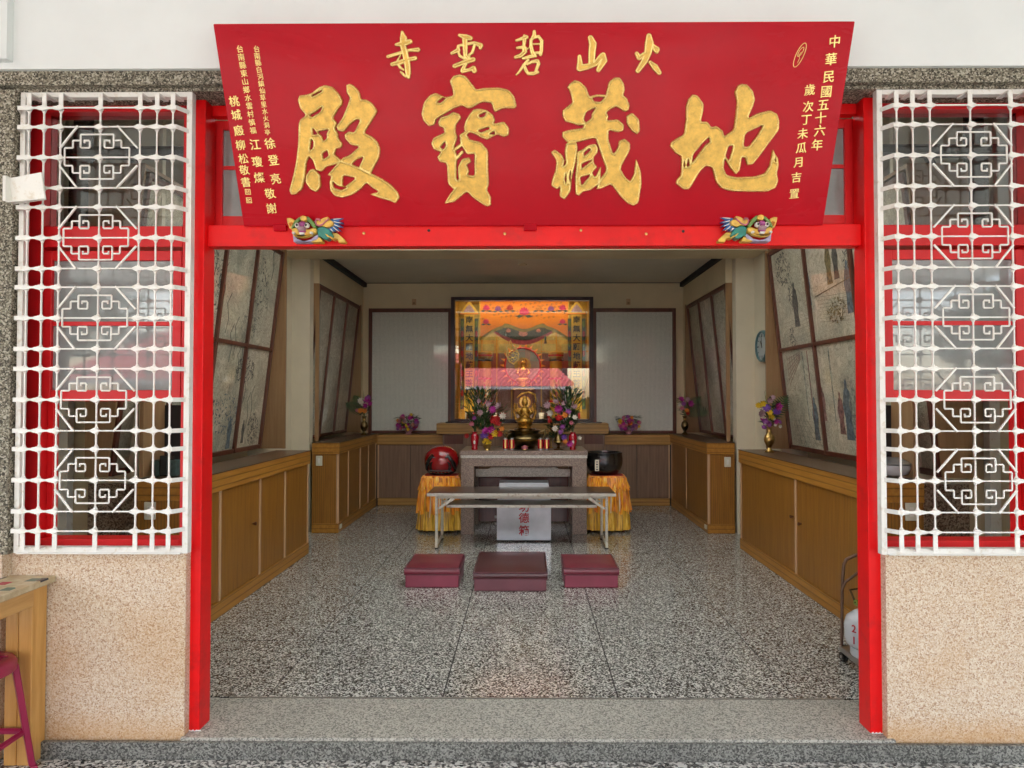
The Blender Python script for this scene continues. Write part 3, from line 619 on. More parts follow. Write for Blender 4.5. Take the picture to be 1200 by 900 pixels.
for x, w_ in ((-1.566,.069),(1.5535,.07)): MB().box(x,x+w_,.05,.09,2.299,2.82).build('jamb', 'red_in', tr, bevel=.003)

def barred_window(s, label):
    fx = (lambda x: x) if s < 0 else (lambda x: -x+.045)
    nm = 'left' if s < 0 else 'right'
    t = thing('window', label, 'window', (fx(-1.93),.04,.81))
    def b(x0,x1,y0,y1,z0,z1,n,m='red_in'): return MB().box(fx(x0),fx(x1),y0,y1,z0,z1).build(n, m, t, bevel=.003)
    b(-2.36,-2.262,-.005,.09,.8122,2.90,'jamb'); b(-1.604,-1.5665,-.002,.09,.8122,2.8690,'jamb')
    b(-2.262,-1.604,-.002,.09,.8122,.846,'sill_rail'); b(-2.262,-1.604,-.002,.09,2.84,2.8695,'head_rail'); b(-2.262,-1.604,-.004,.09,2.203,2.300,'middle_rail')
    # hung sash, slightly open: frosted panes
    b(-2.255,-2.215,.0,.035,1.484,2.186,'sash_stile'); b(-1.648,-1.608,.0,.035,1.484,2.186,'sash_stile')
    b(-2.215,-1.648,.001,.034,1.484,1.535,'sash_rail'); b(-2.215,-1.648,.001,.034,2.140,2.186,'sash_rail'); b(-2.215,-1.648,.004,.031,1.835,1.855,'muntin')
    for z0,z1 in ((1.53,1.84),(1.85,2.145)): MB().box(fx(-2.22),fx(-1.643),.015,.019,z0,z1).build('pane','frost',t)
    MB().box(fx(-2.262),fx(-1.604),.045,.049,2.30,2.84).build('pane','clear',t)
    b(-2.262,-2.232,.05,.085,.846,2.20,'inner_stile')
    return t
barred_window(-1,'red timber window behind the left-hand white grille')
barred_window(1,'red timber window behind the right-hand white grille')

# ---- white wrought grilles
def grille(s, label):
    fx = (lambda x: x) if s < 0 else (lambda x: -x+.060)
    t = thing('window_grille', label, 'window grille', (fx(-1.87),-.15,.81), 'white wrought window grilles')
    YB = -.180; YF = -.125
    xs_ = [-2.198,-2.131,-2.057,-1.881,-1.705,-1.630,-1.560]
    zc = [2.555,2.200,1.848,1.491,1.141]
    zs = [.921]+sorted([z+d for z in zc for d in (-.135,0,.135)])+[2.775]
    xl, xr = -2.232, -1.500
    # wall frame of angle iron
    for a in ((-2.268,-2.245,.8122,2.8695),(-1.520,-1.495,.8122,2.8695)):
        MB().box(fx(a[0]),fx(a[1]),-.136,-.1025,a[2],a[3]).build('frame_stile','white_iron',t,bevel=.002)
    MB().box(fx(-2.245),fx(-1.520),-.137,-.1025,.8122,.840).box(fx(-2.245),fx(-1.520),-.152,-.1375,.8122,.818).build('frame_rail','white_iron',t,bevel=.002)
    MB().box(fx(-2.245),fx(-1.520),-.136,-.1025,2.846,2.8690).build('frame_rail','white_iron',t,bevel=.002)
    W, T = .0245, .0056
    def bar(nodes, lo, hi, fixed, horiz, name):
        """flat bar twisted edge-on between crossings: broad at each crossing, slender in between"""
        ns = sorted(nodes); smp = [(lo, .019)]
        for i, n_ in enumerate(ns):
            if i and (n_-ns[i-1]) < .08 and horiz:
                mid = (n_+ns[i-1])/2; smp += [(mid-.006, .0085), (mid+.006, .0085), (n_-.016, .017)]
            elif i: smp += [(ns[i-1]+.021, T*1.02), (n_-.021, T*1.02)]
            smp += [(n_-.009, .0175), (n_-.004, W*.95), (n_+.004, W*.95), (n_+.009, .0175)]
            if i+1 < len(ns) and (ns[i+1]-n_) < .08 and horiz: smp.append((n_+.016, .017))
        smp.append((hi, .019)); V = []; F = []
        for q, w_ in smp:
            for a, b_ in ((-w_/2,-T/2),(w_/2,-T/2),(w_/2,T/2),(-w_/2,T/2)):
                V.append((q, fixed[0]+b_, fixed[1]+a) if horiz else (fixed[1]+a, fixed[0]+b_, q))
        k = len(smp)
        for i in range(k-1):
            for e in range(4): F.append((i*4+e, i*4+(e+1)%4, (i+1)*4+(e+1)%4, (i+1)*4+e))
        F.append((3,2,1,0)); F.append(tuple((k-1)*4+e for e in range(4)))
        return MB().add(V,F)
    for x in xs_:
        m = bar(zs, .843, 2.838, (YB+.006, fx(x)), False, 'v')
        m.box(fx(x)-.011,fx(x)+.011,YB+.001,-.104,2.838,2.846).box(fx(x)-.011,fx(x)+.011,YB+.001,-.137,.836,.843)
        m.build('vertical_bar','white_iron',t)
    for z in zs:
        m = bar([fx(x) for x in xs_] , min(fx(-2.240),fx(-1.536)), max(fx(-2.240),fx(-1.536)), (YB-.006, z), True, 'h')
        # ends bend back to the frame
        for xa, xb_ in ((-2.238,-2.262),(-1.538,-1.508)):
            a, b_ = fx(xa), fx(xb_)
            m.hexa([(a,YB-.011,z-.0095),(b_,-.139,z-.0095),(b_,-.1365,z-.0095),(a,YB-.002,z-.0095)],[(a,YB-.011,z+.0095),(b_,-.139,z+.0095),(b_,-.1365,z+.0095),(a,YB-.002,z+.0095)])
        m.build('horizontal_bar','white_iron',t)
    u = 1/3.21*2.82/760
    def rod(pts, n): MB().tube([(fx(-1.881+px*u), YB-.014, zcc+pz*u) for px,pz in pts], .0038, 6).build(n,'white_iron',t,smooth=True)
    for zcc in zc:
        for sx in (-1,1):
            for sz in (-1,1):
                rod([(0,85*sz),(61*sx,85*sz),(63*sx,83*sz),(63*sx,37*sz),(60*sx,34*sz),(30*sx,34*sz),(28*sx,37*sz),(28*sx,58*sz),(31*sx,62*sz),(48*sx,62*sz),(49*sx,52*sz)],'scroll_motif')
                rod([(63*sx,62*sz),(90*sx,62*sz),(92*sx,60*sz),(92*sx,36*sz),(94*sx,34*sz),(121*sx,34*sz),(123*sx,31*sz),(123*sx,0)],'scroll_motif')
                MB().tube([(fx(-1.881+sx*(143 if sx < 0 else 153)*u), YB-.012, zcc+sz*33*u),(fx(-1.881+sx*75*u), YB-.012, zcc+sz*119*u)],.0050,4).build('diagonal_bar','white_iron',t)
        for x in xs_[2:5]:
            pass
    return t
grille(-1,'white iron grille of meander scrolls with a bent sign plate hung on it')
grille(1,'white iron grille of meander scrolls on the side of the gas cylinder')
t = thing('lamp_plate', 'small bent white plate fixed to the upper edge of the left-hand grille', 'plate', (-2.14,-.22,2.40))
MB().hexa([(-2.245,-.200,2.345),(-2.09,-.215,2.36),(-2.09,-.205,2.36),(-2.245,-.192,2.345)],[(-2.255,-.215,2.455),(-2.095,-.235,2.475),(-2.095,-.225,2.475),(-2.255,-.205,2.455)]).build('front_plate','white_iron',t,bevel=.004)
MB().hexa([(-2.245,-.200,2.345),(-2.09,-.215,2.36),(-2.10,-.245,2.35),(-2.24,-.245,2.34)],[(-2.245,-.198,2.352),(-2.09,-.213,2.367),(-2.10,-.245,2.356),(-2.24,-.245,2.346)]).build('lower_lip','white_iron',t,bevel=.002)
MB().box(-2.262,-2.248,-.235,-.19,2.35,2.46).build('side_flange','white_iron',t,bevel=.002)

# things seen through the barred windows
for s in (-1,1):
    f = lambda x: x if s < 0 else -x+.045
    t = thing('tube_light', 'unlit ceiling tube lights behind the top of the %s grille' % ('left' if s<0 else 'right'), 'light', (f(-2.2),.8,3.2))
    MB().box(f(-2.9),f(-1.55),.75,.87,3.20,3.24).build('housing','white_iron',t,bevel=.004)
    MB().tube([(f(-2.85),.78,3.185),(f(-1.6),.78,3.185)],.013,10).build('tube','white_p',t,smooth=True)
    MB().box(f(-3.0),f(-1.5),.95,1.05,3.0,3.05).build('conduit','dark',t)
    p = thing('dark_pole', 'black metal pole standing in shade behind the %s grille' % ('left' if s<0 else 'right'), 'pole', (f(-2.72),1.2,0))
    MB().tube([(f(-2.60),1.18,1.9),(f(-2.58),1.18,3.0),(f(-2.5),1.15,3.1)],.025,8).build('pole','dark',p,smooth=True)
for s, col in ((-1,'blue'),(1,'grey')):
    x = s*2.30
    t = thing('storage_shelf', 'dark shelf of %s' % ('dark blue boxes on the left-hand cabinet end' if s<0 else 'pale bowls on the right-hand cabinet end'), 'shelf', (x,1.1,1.0))
    MB().box(s*2.26,s*2.41,1.30,1.31,1.0,1.45).build('back_board','dark',t)
    MB().box(s*2.405,s*2.43,1.06,1.30,1.0,1.50).build('side_board','wood_case',t,bevel=.002)
    if s < 0:
        for i in range(3): MB().box(-2.39+i*.055,-2.34+i*.055,1.12,1.2,1.0,1.10+.03*(i%2)).build('box','black' if i==1 else 'teal_cloth',t,bevel=.003)
    else:
        MB().lathe([(.03,0),(.085,.02),(.10,.06),(.10,.075)],(2.33,1.15,1.0),20).build('bowl','gas_white',t,smooth=True)
        MB().lathe([(.10,.077),(.105,.085),(.04,.12)],(2.33,1.15,1.0),20).build('lid','silver',t,smooth=True)

# ================================================================== THE NAME PLAQUE
YB0, ZB0, YT0, ZT0 = -.045, 2.287, -.352, 3.050
TILT = math.atan2(YB0-YT0, ZT0-ZB0); PH = math.hypot(YB0-YT0, ZT0-ZB0)
pq = thing('name_plaque', 'large glossy red plaque leaning out over the doorway, four big gold characters', 'plaque', (.027,YB0,ZB0), rot=(R(90)+TILT,0,0))
PW0, PW1 = -1.327, 1.327      # half widths
def lbox(x0,x1,y0,y1,z0,z1): return MB().box(x0,x1,y0,y1,z0,z1)
lbox(PW0,PW1,0,PH,-.034,0).build('board','lacquer',pq,bevel=.004,local=True)
lbox(PW0+.05,PW1-.05,.05,.09,-.06,-.0345).build('batten','red_in',pq,local=True)
lbox(PW0+.05,PW1-.05,PH-.12,PH-.08,-.06,-.0345).build('batten','red_in',pq,local=True)
for x in (-1.16,-.01,1.07): lbox(x-.03,x+.03,-.022,.010,-.030,.006).build('bracket','lacquer',pq,bevel=.004,local=True)
# traced brushwork: page coordinates (as on the plaque seen square on) -> plaque coordinates
_yaw = R(.4); _p = math.atan(16/FPX)
_f = Vector((-math.sin(_yaw)*math.cos(_p), math.cos(_yaw)*math.cos(_p), math.sin(_p))); _r = Vector((math.cos(_yaw), math.sin(_yaw), 0)); _u = _r.cross(_f)
_O = Vector((0,-3,1.5)); _P0 = Vector((.027,YB0,ZB0)); _U = Vector((0,-math.sin(TILT),math.cos(TILT))); _Nn = Vector((0,-math.cos(TILT),-math.sin(TILT)))
def page(px, py):
    d = _f+_r*((px-611.7)/FPX)-_u*((py-450)/FPX); t_ = (_P0-_O).dot(_Nn)/d.dot(_Nn); q = _O+d*t_-_P0
    return (q.x, q.dot(_U))
def inside(P, poly):
    x, y = P[:,0], P[:,1]; r = np.zeros(len(P), bool); n = len(poly)
    for i in range(n):
        x0,y0 = poly[i]; x1,y1 = poly[(i+1)%n]
        if y0 == y1: continue
        c = ((y0 > y) != (y1 > y)) & (x < (x1-x0)*(y-y0)/(y1-y0)+x0); r ^= c
    return r
def segdist(P, poly, closed=True):
    d = np.full(len(P), 1e9); n = len(poly)
    for i in range(n if closed else n-1):
        a = np.array(poly[i], float); b = np.array(poly[(i+1)%n], float); ab = b-a; L2 = ab@ab+1e-12
        t_ = np.clip(((P-a)@ab)/L2, 0, 1); d = np.minimum(d, np.hypot(*(P-a-t_[:,None]*ab).T))
    return d
def smooth_poly(p, k=1):
    for _ in range(k):
        q = []
        for i in range(len(p)):
            a, b = p[i], p[(i+1)%len(p)]
            q += [(a[0]*.87+b[0]*.13, a[1]*.87+b[1]*.13), (a[0]*.13+b[0]*.87, a[1]*.13+b[1]*.87)]
        p = q
    return p
def relief(name, polys, holes, strokes, scale, org, step, depth, label=None, rim=.0045):
    """raised gilded character from traced outlines and brush strokes: a signed-distance field turned into a rimmed relief"""
    allp = [q for pl in polys for q in pl]+[(q[0]+dx,q[1]+dy) for st in strokes for q in st for dx in (-40,40) for dy in (-40,40)]
    x0 = min(q[0] for q in allp)-6; x1 = max(q[0] for q in allp)+6; y0 = min(q[1] for q in allp)-6; y1 = max(q[1] for q in allp)+6
    nx = int((x1-x0)/step)+2; ny = int((y1-y0)/step)+2
    gx, gy = np.meshgrid(x0+np.arange(nx)*step, y0+np.arange(ny)*step); P = np.stack([gx.ravel(), gy.ravel()], 1)
    f = np.full(len(P), -1e9)
    for pl in polys:
        pl = smooth_poly(pl); d = segdist(P, pl); f = np.maximum(f, np.where(inside(P, pl), d, -d))
    for st in strokes:
        for (ax,ay,aw),(bx,by,bw) in zip(st, st[1:]):
            a = np.array((ax,ay),float); ab = np.array((bx-ax,by-ay),float); t_ = np.clip(((P-a)@ab)/(ab@ab+1e-9),0,1)
            f = np.maximum(f, (aw+(bw-aw)*t_)/2*1.22-np.hypot(*(P-a-t_[:,None]*ab).T))
    for h in holes:
        h = smooth_poly(h); d = segdist(P, h); f = np.minimum(f, np.where(inside(P, h), -d, d))
    rs = np.random.RandomState(3); jit = rs.rand(ny, nx)
    f = f+ (np.sin(P[:,0]*.55+P[:,1]*.31)+np.sin(P[:,0]*.21-P[:,1]*.67+1))*step*.16
    F = f.reshape(ny, nx)
    def H(v): # relief height from distance inside
        dm = v/scale*.0037      # metres from the edge, roughly
        return depth*(min(1, .75+dm/.002*.25)) + rim*math.exp(-((dm-.0045)/.0028)**2)
    verts = {}; V = []; Fa = []; RIM = {}
    def vid(key, x, y, v):
        if key not in verts:
            a, b = page(org[0]+x/scale, org[1]+y/scale); verts[key] = len(V); RIM[len(V)] = 1 if .0010 < v/scale*.0037 < .0070 else 0; V.append((a, b, H(max(v,0))+ (jit[int(y-y0)//int(max(1,step))%ny, int(x-x0)//int(max(1,step))%nx]*.0012 if v > 0 else 0)))
        return verts[key]
    edge = []
    for j in range(ny-1):
        for i in range(nx-1):
            c = [(i,j),(i+1,j),(i+1,j+1),(i,j+1)]; vals = [F[b,a] for a,b in c]
            if max(vals) <= 0: continue
            if min(vals) > 0:
                Fa.append(tuple(vid((a,b),gx[b,a],gy[b,a],F[b,a]) for a,b in c)); continue
            poly = []; isx = []
            for k in range(4):
                (a,b),(a2,b2) = c[k], c[(k+1)%4]; v, v2 = F[b,a], F[b2,a2]
                if v > 0: poly.append(vid((a,b),gx[b,a],gy[b,a],v)); isx.append(False)
                if (v > 0) != (v2 > 0):
                    t_ = v/(v-v2); key = ('e',)+tuple(sorted([(a,b),(a2,b2)]))
                    poly.append(vid(key, gx[b,a]+t_*(gx[b2,a2]-gx[b,a]), gy[b,a]+t_*(gy[b2,a2]-gy[b,a]), 0)); isx.append(True)
            if len(poly) >= 3:
                Fa.append(tuple(poly)); m = len(poly)
                for k in range(m):
                    if isx[k] and isx[(k+1)%m]: edge.append((poly[k], poly[(k+1)%m]))
    base = {}
    for a, b in edge:
        for q in (a, b):
            if q not in base: base[q] = len(V); V.append((V[q][0], V[q][1], -.001))
        Fa.append((a, b, base[b], base[a]))
    m = MB(); m.add(V, Fa)
    o = m.build(name, 'gold', pq, local=True, smooth=True); o.data.materials.append(M['bright_gold'])
    for p in o.data.polygons:
        if max(o.data.vertices[q].co.z for q in p.vertices) > depth*.6 and sum(RIM.get(q, 0) for q in p.vertices) >= len(p.vertices)*.5: p.material_index = 1  # paler gold paints a highlight along the stroke edge
    return o
relief('big_character',
 [[(118,165),(130,130),(175,128),(215,115),(265,75),(310,58),(360,70),(400,110),(432,160),(430,195),(400,230),(365,288),(392,325),(378,365),(402,400),(400,428),(432,470),(425,500),(388,505),(375,545),(418,580),(430,600),(370,620),(320,632),(285,668),(245,655),(225,590),(198,560),(180,600),(170,700),(150,790),(105,828),(70,828),(58,795),(85,700),(105,600),(120,480),(125,310),(175,270),(135,225)],
  [(230,645),(275,690),(280,770),(250,812),(205,790),(172,740),(175,695),(200,655)],
  [(458,60),(480,48),(515,65),(550,105),(563,160),(600,160),(640,185),(678,240),(650,290),(585,395),(640,420),(680,460),(697,510),(690,570),(660,620),(630,685),(560,650),(545,640),(580,560),(520,590),(490,625),(415,600),(430,570),(480,550),(550,490),(490,480),(450,435),(445,405),(475,385),(515,390),(555,305),(530,300),(480,340),(440,388),(400,378),(388,350),(430,290),(460,220),(485,150),(460,110)],
  [(412,585),(490,612),(560,640),(630,678),(700,710),(770,755),(820,810),(833,850),(805,890),(765,872),(700,855),(655,838),(620,825),(685,808),(640,780),(600,745),(560,790),(500,830),(430,850),(380,840),(345,800),(340,740),(352,700),(325,690),(350,660),(395,610)]],
 [[(200,268),(240,250),(292,208),(275,250),(215,285)],[(222,358),(258,402),(226,408)],[(255,385),(335,372),(320,400),(322,430),(300,452),(288,420)],[(213,435),(228,455),(225,500),(203,520)],[(325,518),(333,555),(298,580),(290,540)],[(438,692),(525,712),(450,770),(432,765)],[(362,735),(400,768),(465,778),(420,795),(372,782)],[(215,132),(290,92),(285,105),(225,138)]],
 [], 6, (330,90), 4.5, .010)
relief('big_character',
 [[(222,80),(245,48),(285,38),(325,50),(360,95),(388,132),(440,122),(530,120),(590,135),(625,175),(638,235),(625,252),(560,248),(500,275),(480,215),(430,210),(395,225),(360,248),(330,250),(300,232),(250,250),(190,285),(140,315),(130,350),(95,362),(60,325),(48,285),(62,215),(95,170),(135,152),(200,180),(245,170),(240,130)],
  [(150,340),(165,305),(215,290),(245,270),(285,285),(296,310),(262,350),(260,395),(272,425),(248,500),(262,515),(270,560),(265,600),(265,690),(300,700),(285,745),(245,750),(212,715),(205,590),(160,580),(145,550),(170,520),(125,505),(108,465),(125,430),(165,410),(190,400),(185,372),(160,362)],
  [(312,360),(320,330),(345,285),(370,255),(405,250),(450,258),(490,285),(505,320),(495,345),(560,330),(592,370),(590,415),(560,428),(520,412),(490,425),(460,445),(415,430),(380,408),(350,400),(330,405),(312,385)],
  [(285,440),(300,405),(325,400),(345,440),(385,450),(420,460),(462,510),(462,620),(466,720),(455,755),(480,800),(478,850),(455,858),(420,840),(370,805),(330,765),(300,790),(250,830),(190,840),(210,800),(250,745),(290,690),(340,680),(378,660),(375,600),(378,530),(330,535),(290,470)],
  [(275,610),(300,560),(345,552),(358,580),(330,600),(345,640),(335,660),(375,665),(378,700),(330,740),(270,760),(255,720),(280,690),(275,650)]],
 [[(145,212),(180,182),(200,186),(165,216)],[(165,490),(195,455),(200,480),(185,503)],[(405,290),(450,270),(440,298),(410,306)],[(398,388),(462,365),(472,375),(420,398)],[(470,408),(500,390),(502,410)]],
 [[(262,500,18),(300,470,18)],[(265,560,16),(300,520,18)],[(300,420,26),(340,390,20)]], 5.293, (485,80), 4, .010)
relief('big_character',
 [[(165,100),(185,70),(215,50),(250,60),(290,95),(312,155),(330,165),(345,190),(385,195),(415,160),(440,60),(480,32),(515,35),(540,75),(545,120),(535,150),(560,170),(577,215),(570,250),(545,260),(490,225),(455,240),(425,265),(438,290),(430,315),(500,308),(540,345),(535,385),(500,395),(440,380),(437,440),(470,540),(500,490),(505,450),(545,435),(580,465),(580,510),(515,630),(550,690),(580,715),(605,670),(618,565),(632,600),(650,650),(656,730),(635,860),(600,878),(560,860),(510,810),(455,735),(390,765),(355,770),(375,715),(425,640),(395,560),(370,480),(350,430),(230,460),(165,460),(133,425),(135,390),(180,378),(270,365),(275,345),(240,350),(205,338),(155,325),(135,290),(135,250),(165,225),(200,200),(190,150),(180,120)],
  [(58,525),(85,505),(130,540),(150,580),(140,620),(158,600),(150,520),(160,462),(228,458),(235,500),(220,600),(195,700),(190,780),(150,838),(115,815),(120,750),(100,770),(60,745),(65,710),(90,640),(95,580)],
  [(232,520),(270,505),(300,480),(355,468),(370,500),(365,530),(340,560),(345,600),(365,620),(330,660),(350,690),(390,610),(385,690),(380,730),(320,775),(270,785),(245,812),(220,800),(218,690),(228,600)],
  [(555,285),(595,265),(640,310),(645,385),(625,410),(590,385),(558,340)]],
 [[(292,262),(355,232),(328,270),(325,300),(290,330),(275,310)],[(275,530),(310,500),(320,510),(280,552)],[(262,600),(335,572),(290,610),(262,632)],[(252,690),(322,670),(260,745)],[(150,700),(160,660),(160,740)],[(178,690),(190,640),(186,730)]],
 [[(315,165,14),(360,153,12),(408,155,14)]], 5.623, (635,85), 4.2, .010)
relief('big_character',
 [[(170,210),(185,160),(215,125),(250,130),(295,190),(290,250),(275,315),(320,315),(350,355),(385,345),(430,380),(440,420),(505,370),(520,250),(528,180),(512,110),(530,65),(560,50),(600,55),(640,100),(655,160),(640,210),(605,290),(680,255),(760,235),(810,260),(825,310),(822,375),(750,470),(700,540),(640,615),(600,622),(585,570),(562,565),(550,655),(520,688),(480,640),(442,570),(435,640),(455,690),(520,705),(650,700),(720,680),(755,630),(768,570),(780,505),(795,540),(815,570),(822,620),(808,680),(818,730),(800,780),(740,808),(600,808),(480,803),(420,785),(380,740),(355,640),(310,625),(265,670),(195,790),(150,790),(98,750),(105,725),(135,690),(138,560),(100,540),(58,490),(65,460),(110,430),(155,405),(170,300)]],
 [[(585,400),(712,338),(680,400),(610,492),(575,490)],[(222,545),(285,470),(330,425),(337,460),(305,480),(258,545),(212,605)],[(468,490),(502,483),(472,590),(448,560)],[(175,630),(185,572),(195,625)],[(153,630),(158,585),(164,632)],[(792,590),(797,560),(800,600)]],
 [], 6, (775,90), 4.5, .010)
SM = [
 (10,(450,30),[[(215,80,30),(230,150,70),(225,240,60),(250,330,60),(275,450,60),(285,560,55),(290,610,30)],[(145,225,30),(220,215,60),(305,190,50)],[(50,365,35),(200,320,35),(300,290,30),(400,285,45)],[(100,455,40),(200,430,50),(280,400,40),(365,385,45)],[(195,350,15),(150,430,20),(190,490,30),(230,520,20)],[(200,545,20),(250,590,30),(285,600,35)]]),
 (10,(450,30),[[(885,115,30),(960,140,60),(1015,150,45)],[(950,170,55),(955,350,42),(985,385,40)],[(800,325,35),(870,290,45),(870,240,25),(960,220,32),(1060,205,35),(1135,235,48),(1130,265,35)],[(860,280,25),(890,360,30),(940,385,30),(1000,370,30)],[(1065,220,30),(1035,320,30),(1000,345,25)],[(830,475,45),(930,435,45),(1045,400,50)],[(960,450,35),(925,515,45)],[(920,535,42),(1000,520,35),(1050,500,50),(1060,530,50)]]),
 (13.85,(590,30),[[(210,245,35),(300,215,50),(370,190,60)],[(340,165,40),(340,240,55),(330,330,45),(340,400,70)],[(225,365,40),(330,350,50),(385,380,30)],[(200,515,50),(280,490,60),(350,420,60)],[(395,375,15),(430,350,25)],[(500,100,45),(500,170,60),(445,240,45),(445,330,50),(470,440,60),(500,490,50)],[(470,200,40),(570,180,45),(620,250,50),(615,400,50),(600,470,50)],[(460,305,28),(590,300,28)],[(490,450,45),(590,440,40)],[(320,535,40),(430,505,50),(520,495,45)],[(400,560,40),(330,640,45),(250,760,35),(210,800,25)],[(330,640,50),(360,720,50),(400,780,45),(480,780,55),(555,760,45)],[(390,630,35),(460,590,45),(550,575,55),(570,620,50),(540,700,45),(520,770,45)]]),
 (9.23,(660,30),[[(295,135,50),(320,200,70),(310,300,65),(305,395,60)],[(175,335,35),(180,400,50),(180,460,65),(260,445,55),(350,410,50),(420,330,55)],[(430,320,50),(440,380,60),(380,480,45)]]),
 (9.23,(660,30),[[(925,115,50),(930,190,80),(915,290,70),(880,380,60),(805,490,45)],[(795,305,40),(820,350,45),(880,310,45),(920,290,30)],[(970,215,30),(1005,260,60),(1010,285,35)],[(940,400,35),(990,450,60),(1035,510,45)]])]
for scl, org, st in SM: relief('small_character', [], [], st, scl, org, scl*.42, .007, rim=.002)
def column(txt, p0, p1, size0, size1, bold=.004, mat='bright_gold'):
    n = len(txt)
    for i, ch in enumerate(txt):
        k = i/max(1,n-1); px = p0[0]+(p1[0]-p0[0])*k; py = p0[1]+(p1[1]-p0[1])*k
        x, y = page(px, py); sz = (size0+(size1-size0)*k)*.00345
        put_char(ch, pq, x+random.uniform(-.001,.001), y, .002, sz, mat, bold=bold, depth=.07, shear=-.08, rot=random.uniform(-.05,.05), name='inscription_character')
Lx = lambda x, y: (240+x/3.75, 20+y/3.75)
column('台南縣白河鎮仙草里水火洞亭', Lx(228,140), Lx(277,506), 7.8, 7.2, .0)
for ch, p in zip('徐登亮敬謝', [(287,555),(303,628),(312,710),(288,775),(295,840)]): column(ch, Lx(*p), Lx(*p), 14, 14)
column('台南縣東山鄉水雲村慎福', Lx(156,140), Lx(213,498), 8.6, 8.4, .0)
for ch, p in zip('江瓊燦', [(222,560),(232,635),(240,705)]): column(ch, Lx(*p), Lx(*p), 14, 14)
for ch, p in zip('桃城廏柳松敬書', [(130,370),(140,430),(150,498),(157,562),(170,622),(175,672),(182,725)]): column(ch, Lx(*p), Lx(*p), 13, 13)
for px, py in ((190,768),(195,805)):
    x, y = page(*Lx(px,py)); m = MB()
    for a, b_, c, d_ in ((-.012,-.0095,-.012,.012),(.0095,.012,-.012,.012),(-.0095,.0095,.0095,.012),(-.0095,.0095,-.012,-.0095),(-.006,-.003,-.007,.007),(.001,.006,-.007,-.003),(.001,.006,.001,.006)): m.box(x+a,x+b_,y+c,y+d_,-.001,.003)
    struct(m.build('seal','bright_gold',pq,local=True),'stuff')
Rx = lambda x, y: (910+x/4.19, 30+y/4.19)
for ch, p in zip('中華民國五十六年', [(283,78),(265,165),(255,252),(243,325),(228,390),(215,452),(210,515),(198,585)]): column(ch, Rx(*p), Rx(*p), 14.5, 14.5)
for ch, p in zip('歲次丁未瓜月吉置', [(162,315),(155,398),(145,463),(128,530),(120,600),(105,672),(95,745),(85,825)]): column(ch, Rx(*p), Rx(*p), 13.5, 13.5)
def ov(cx, cy, a, b_, rot, n=20, r=.0017):
    pts = []
    for k in range(n):
        g_ = 2*math.pi*k/n; u_, v_ = a*math.cos(g_), b_*math.sin(g_); pts.append((cx+u_*math.cos(rot)-v_*math.sin(rot), cy+u_*math.sin(rot)+v_*math.cos(rot), .001))
    return MB().tube(pts, r, 5, closed=True)
x, y = page(*Rx(114,145))
ov(x,y,.016,.048,-.35).build('seal','bright_gold',pq,local=True); ov(x+.002,y+.012,.007,.02,-.5,12,.0013).build('seal','bright_gold',pq,local=True)
MB().tube([(x-.006,y-.03,.001),(x+.001,y-.012,.001),(x-.004,y,.001),(x+.006,y+.012,.001)],.0013,5).build('seal','bright_gold',pq,local=True)

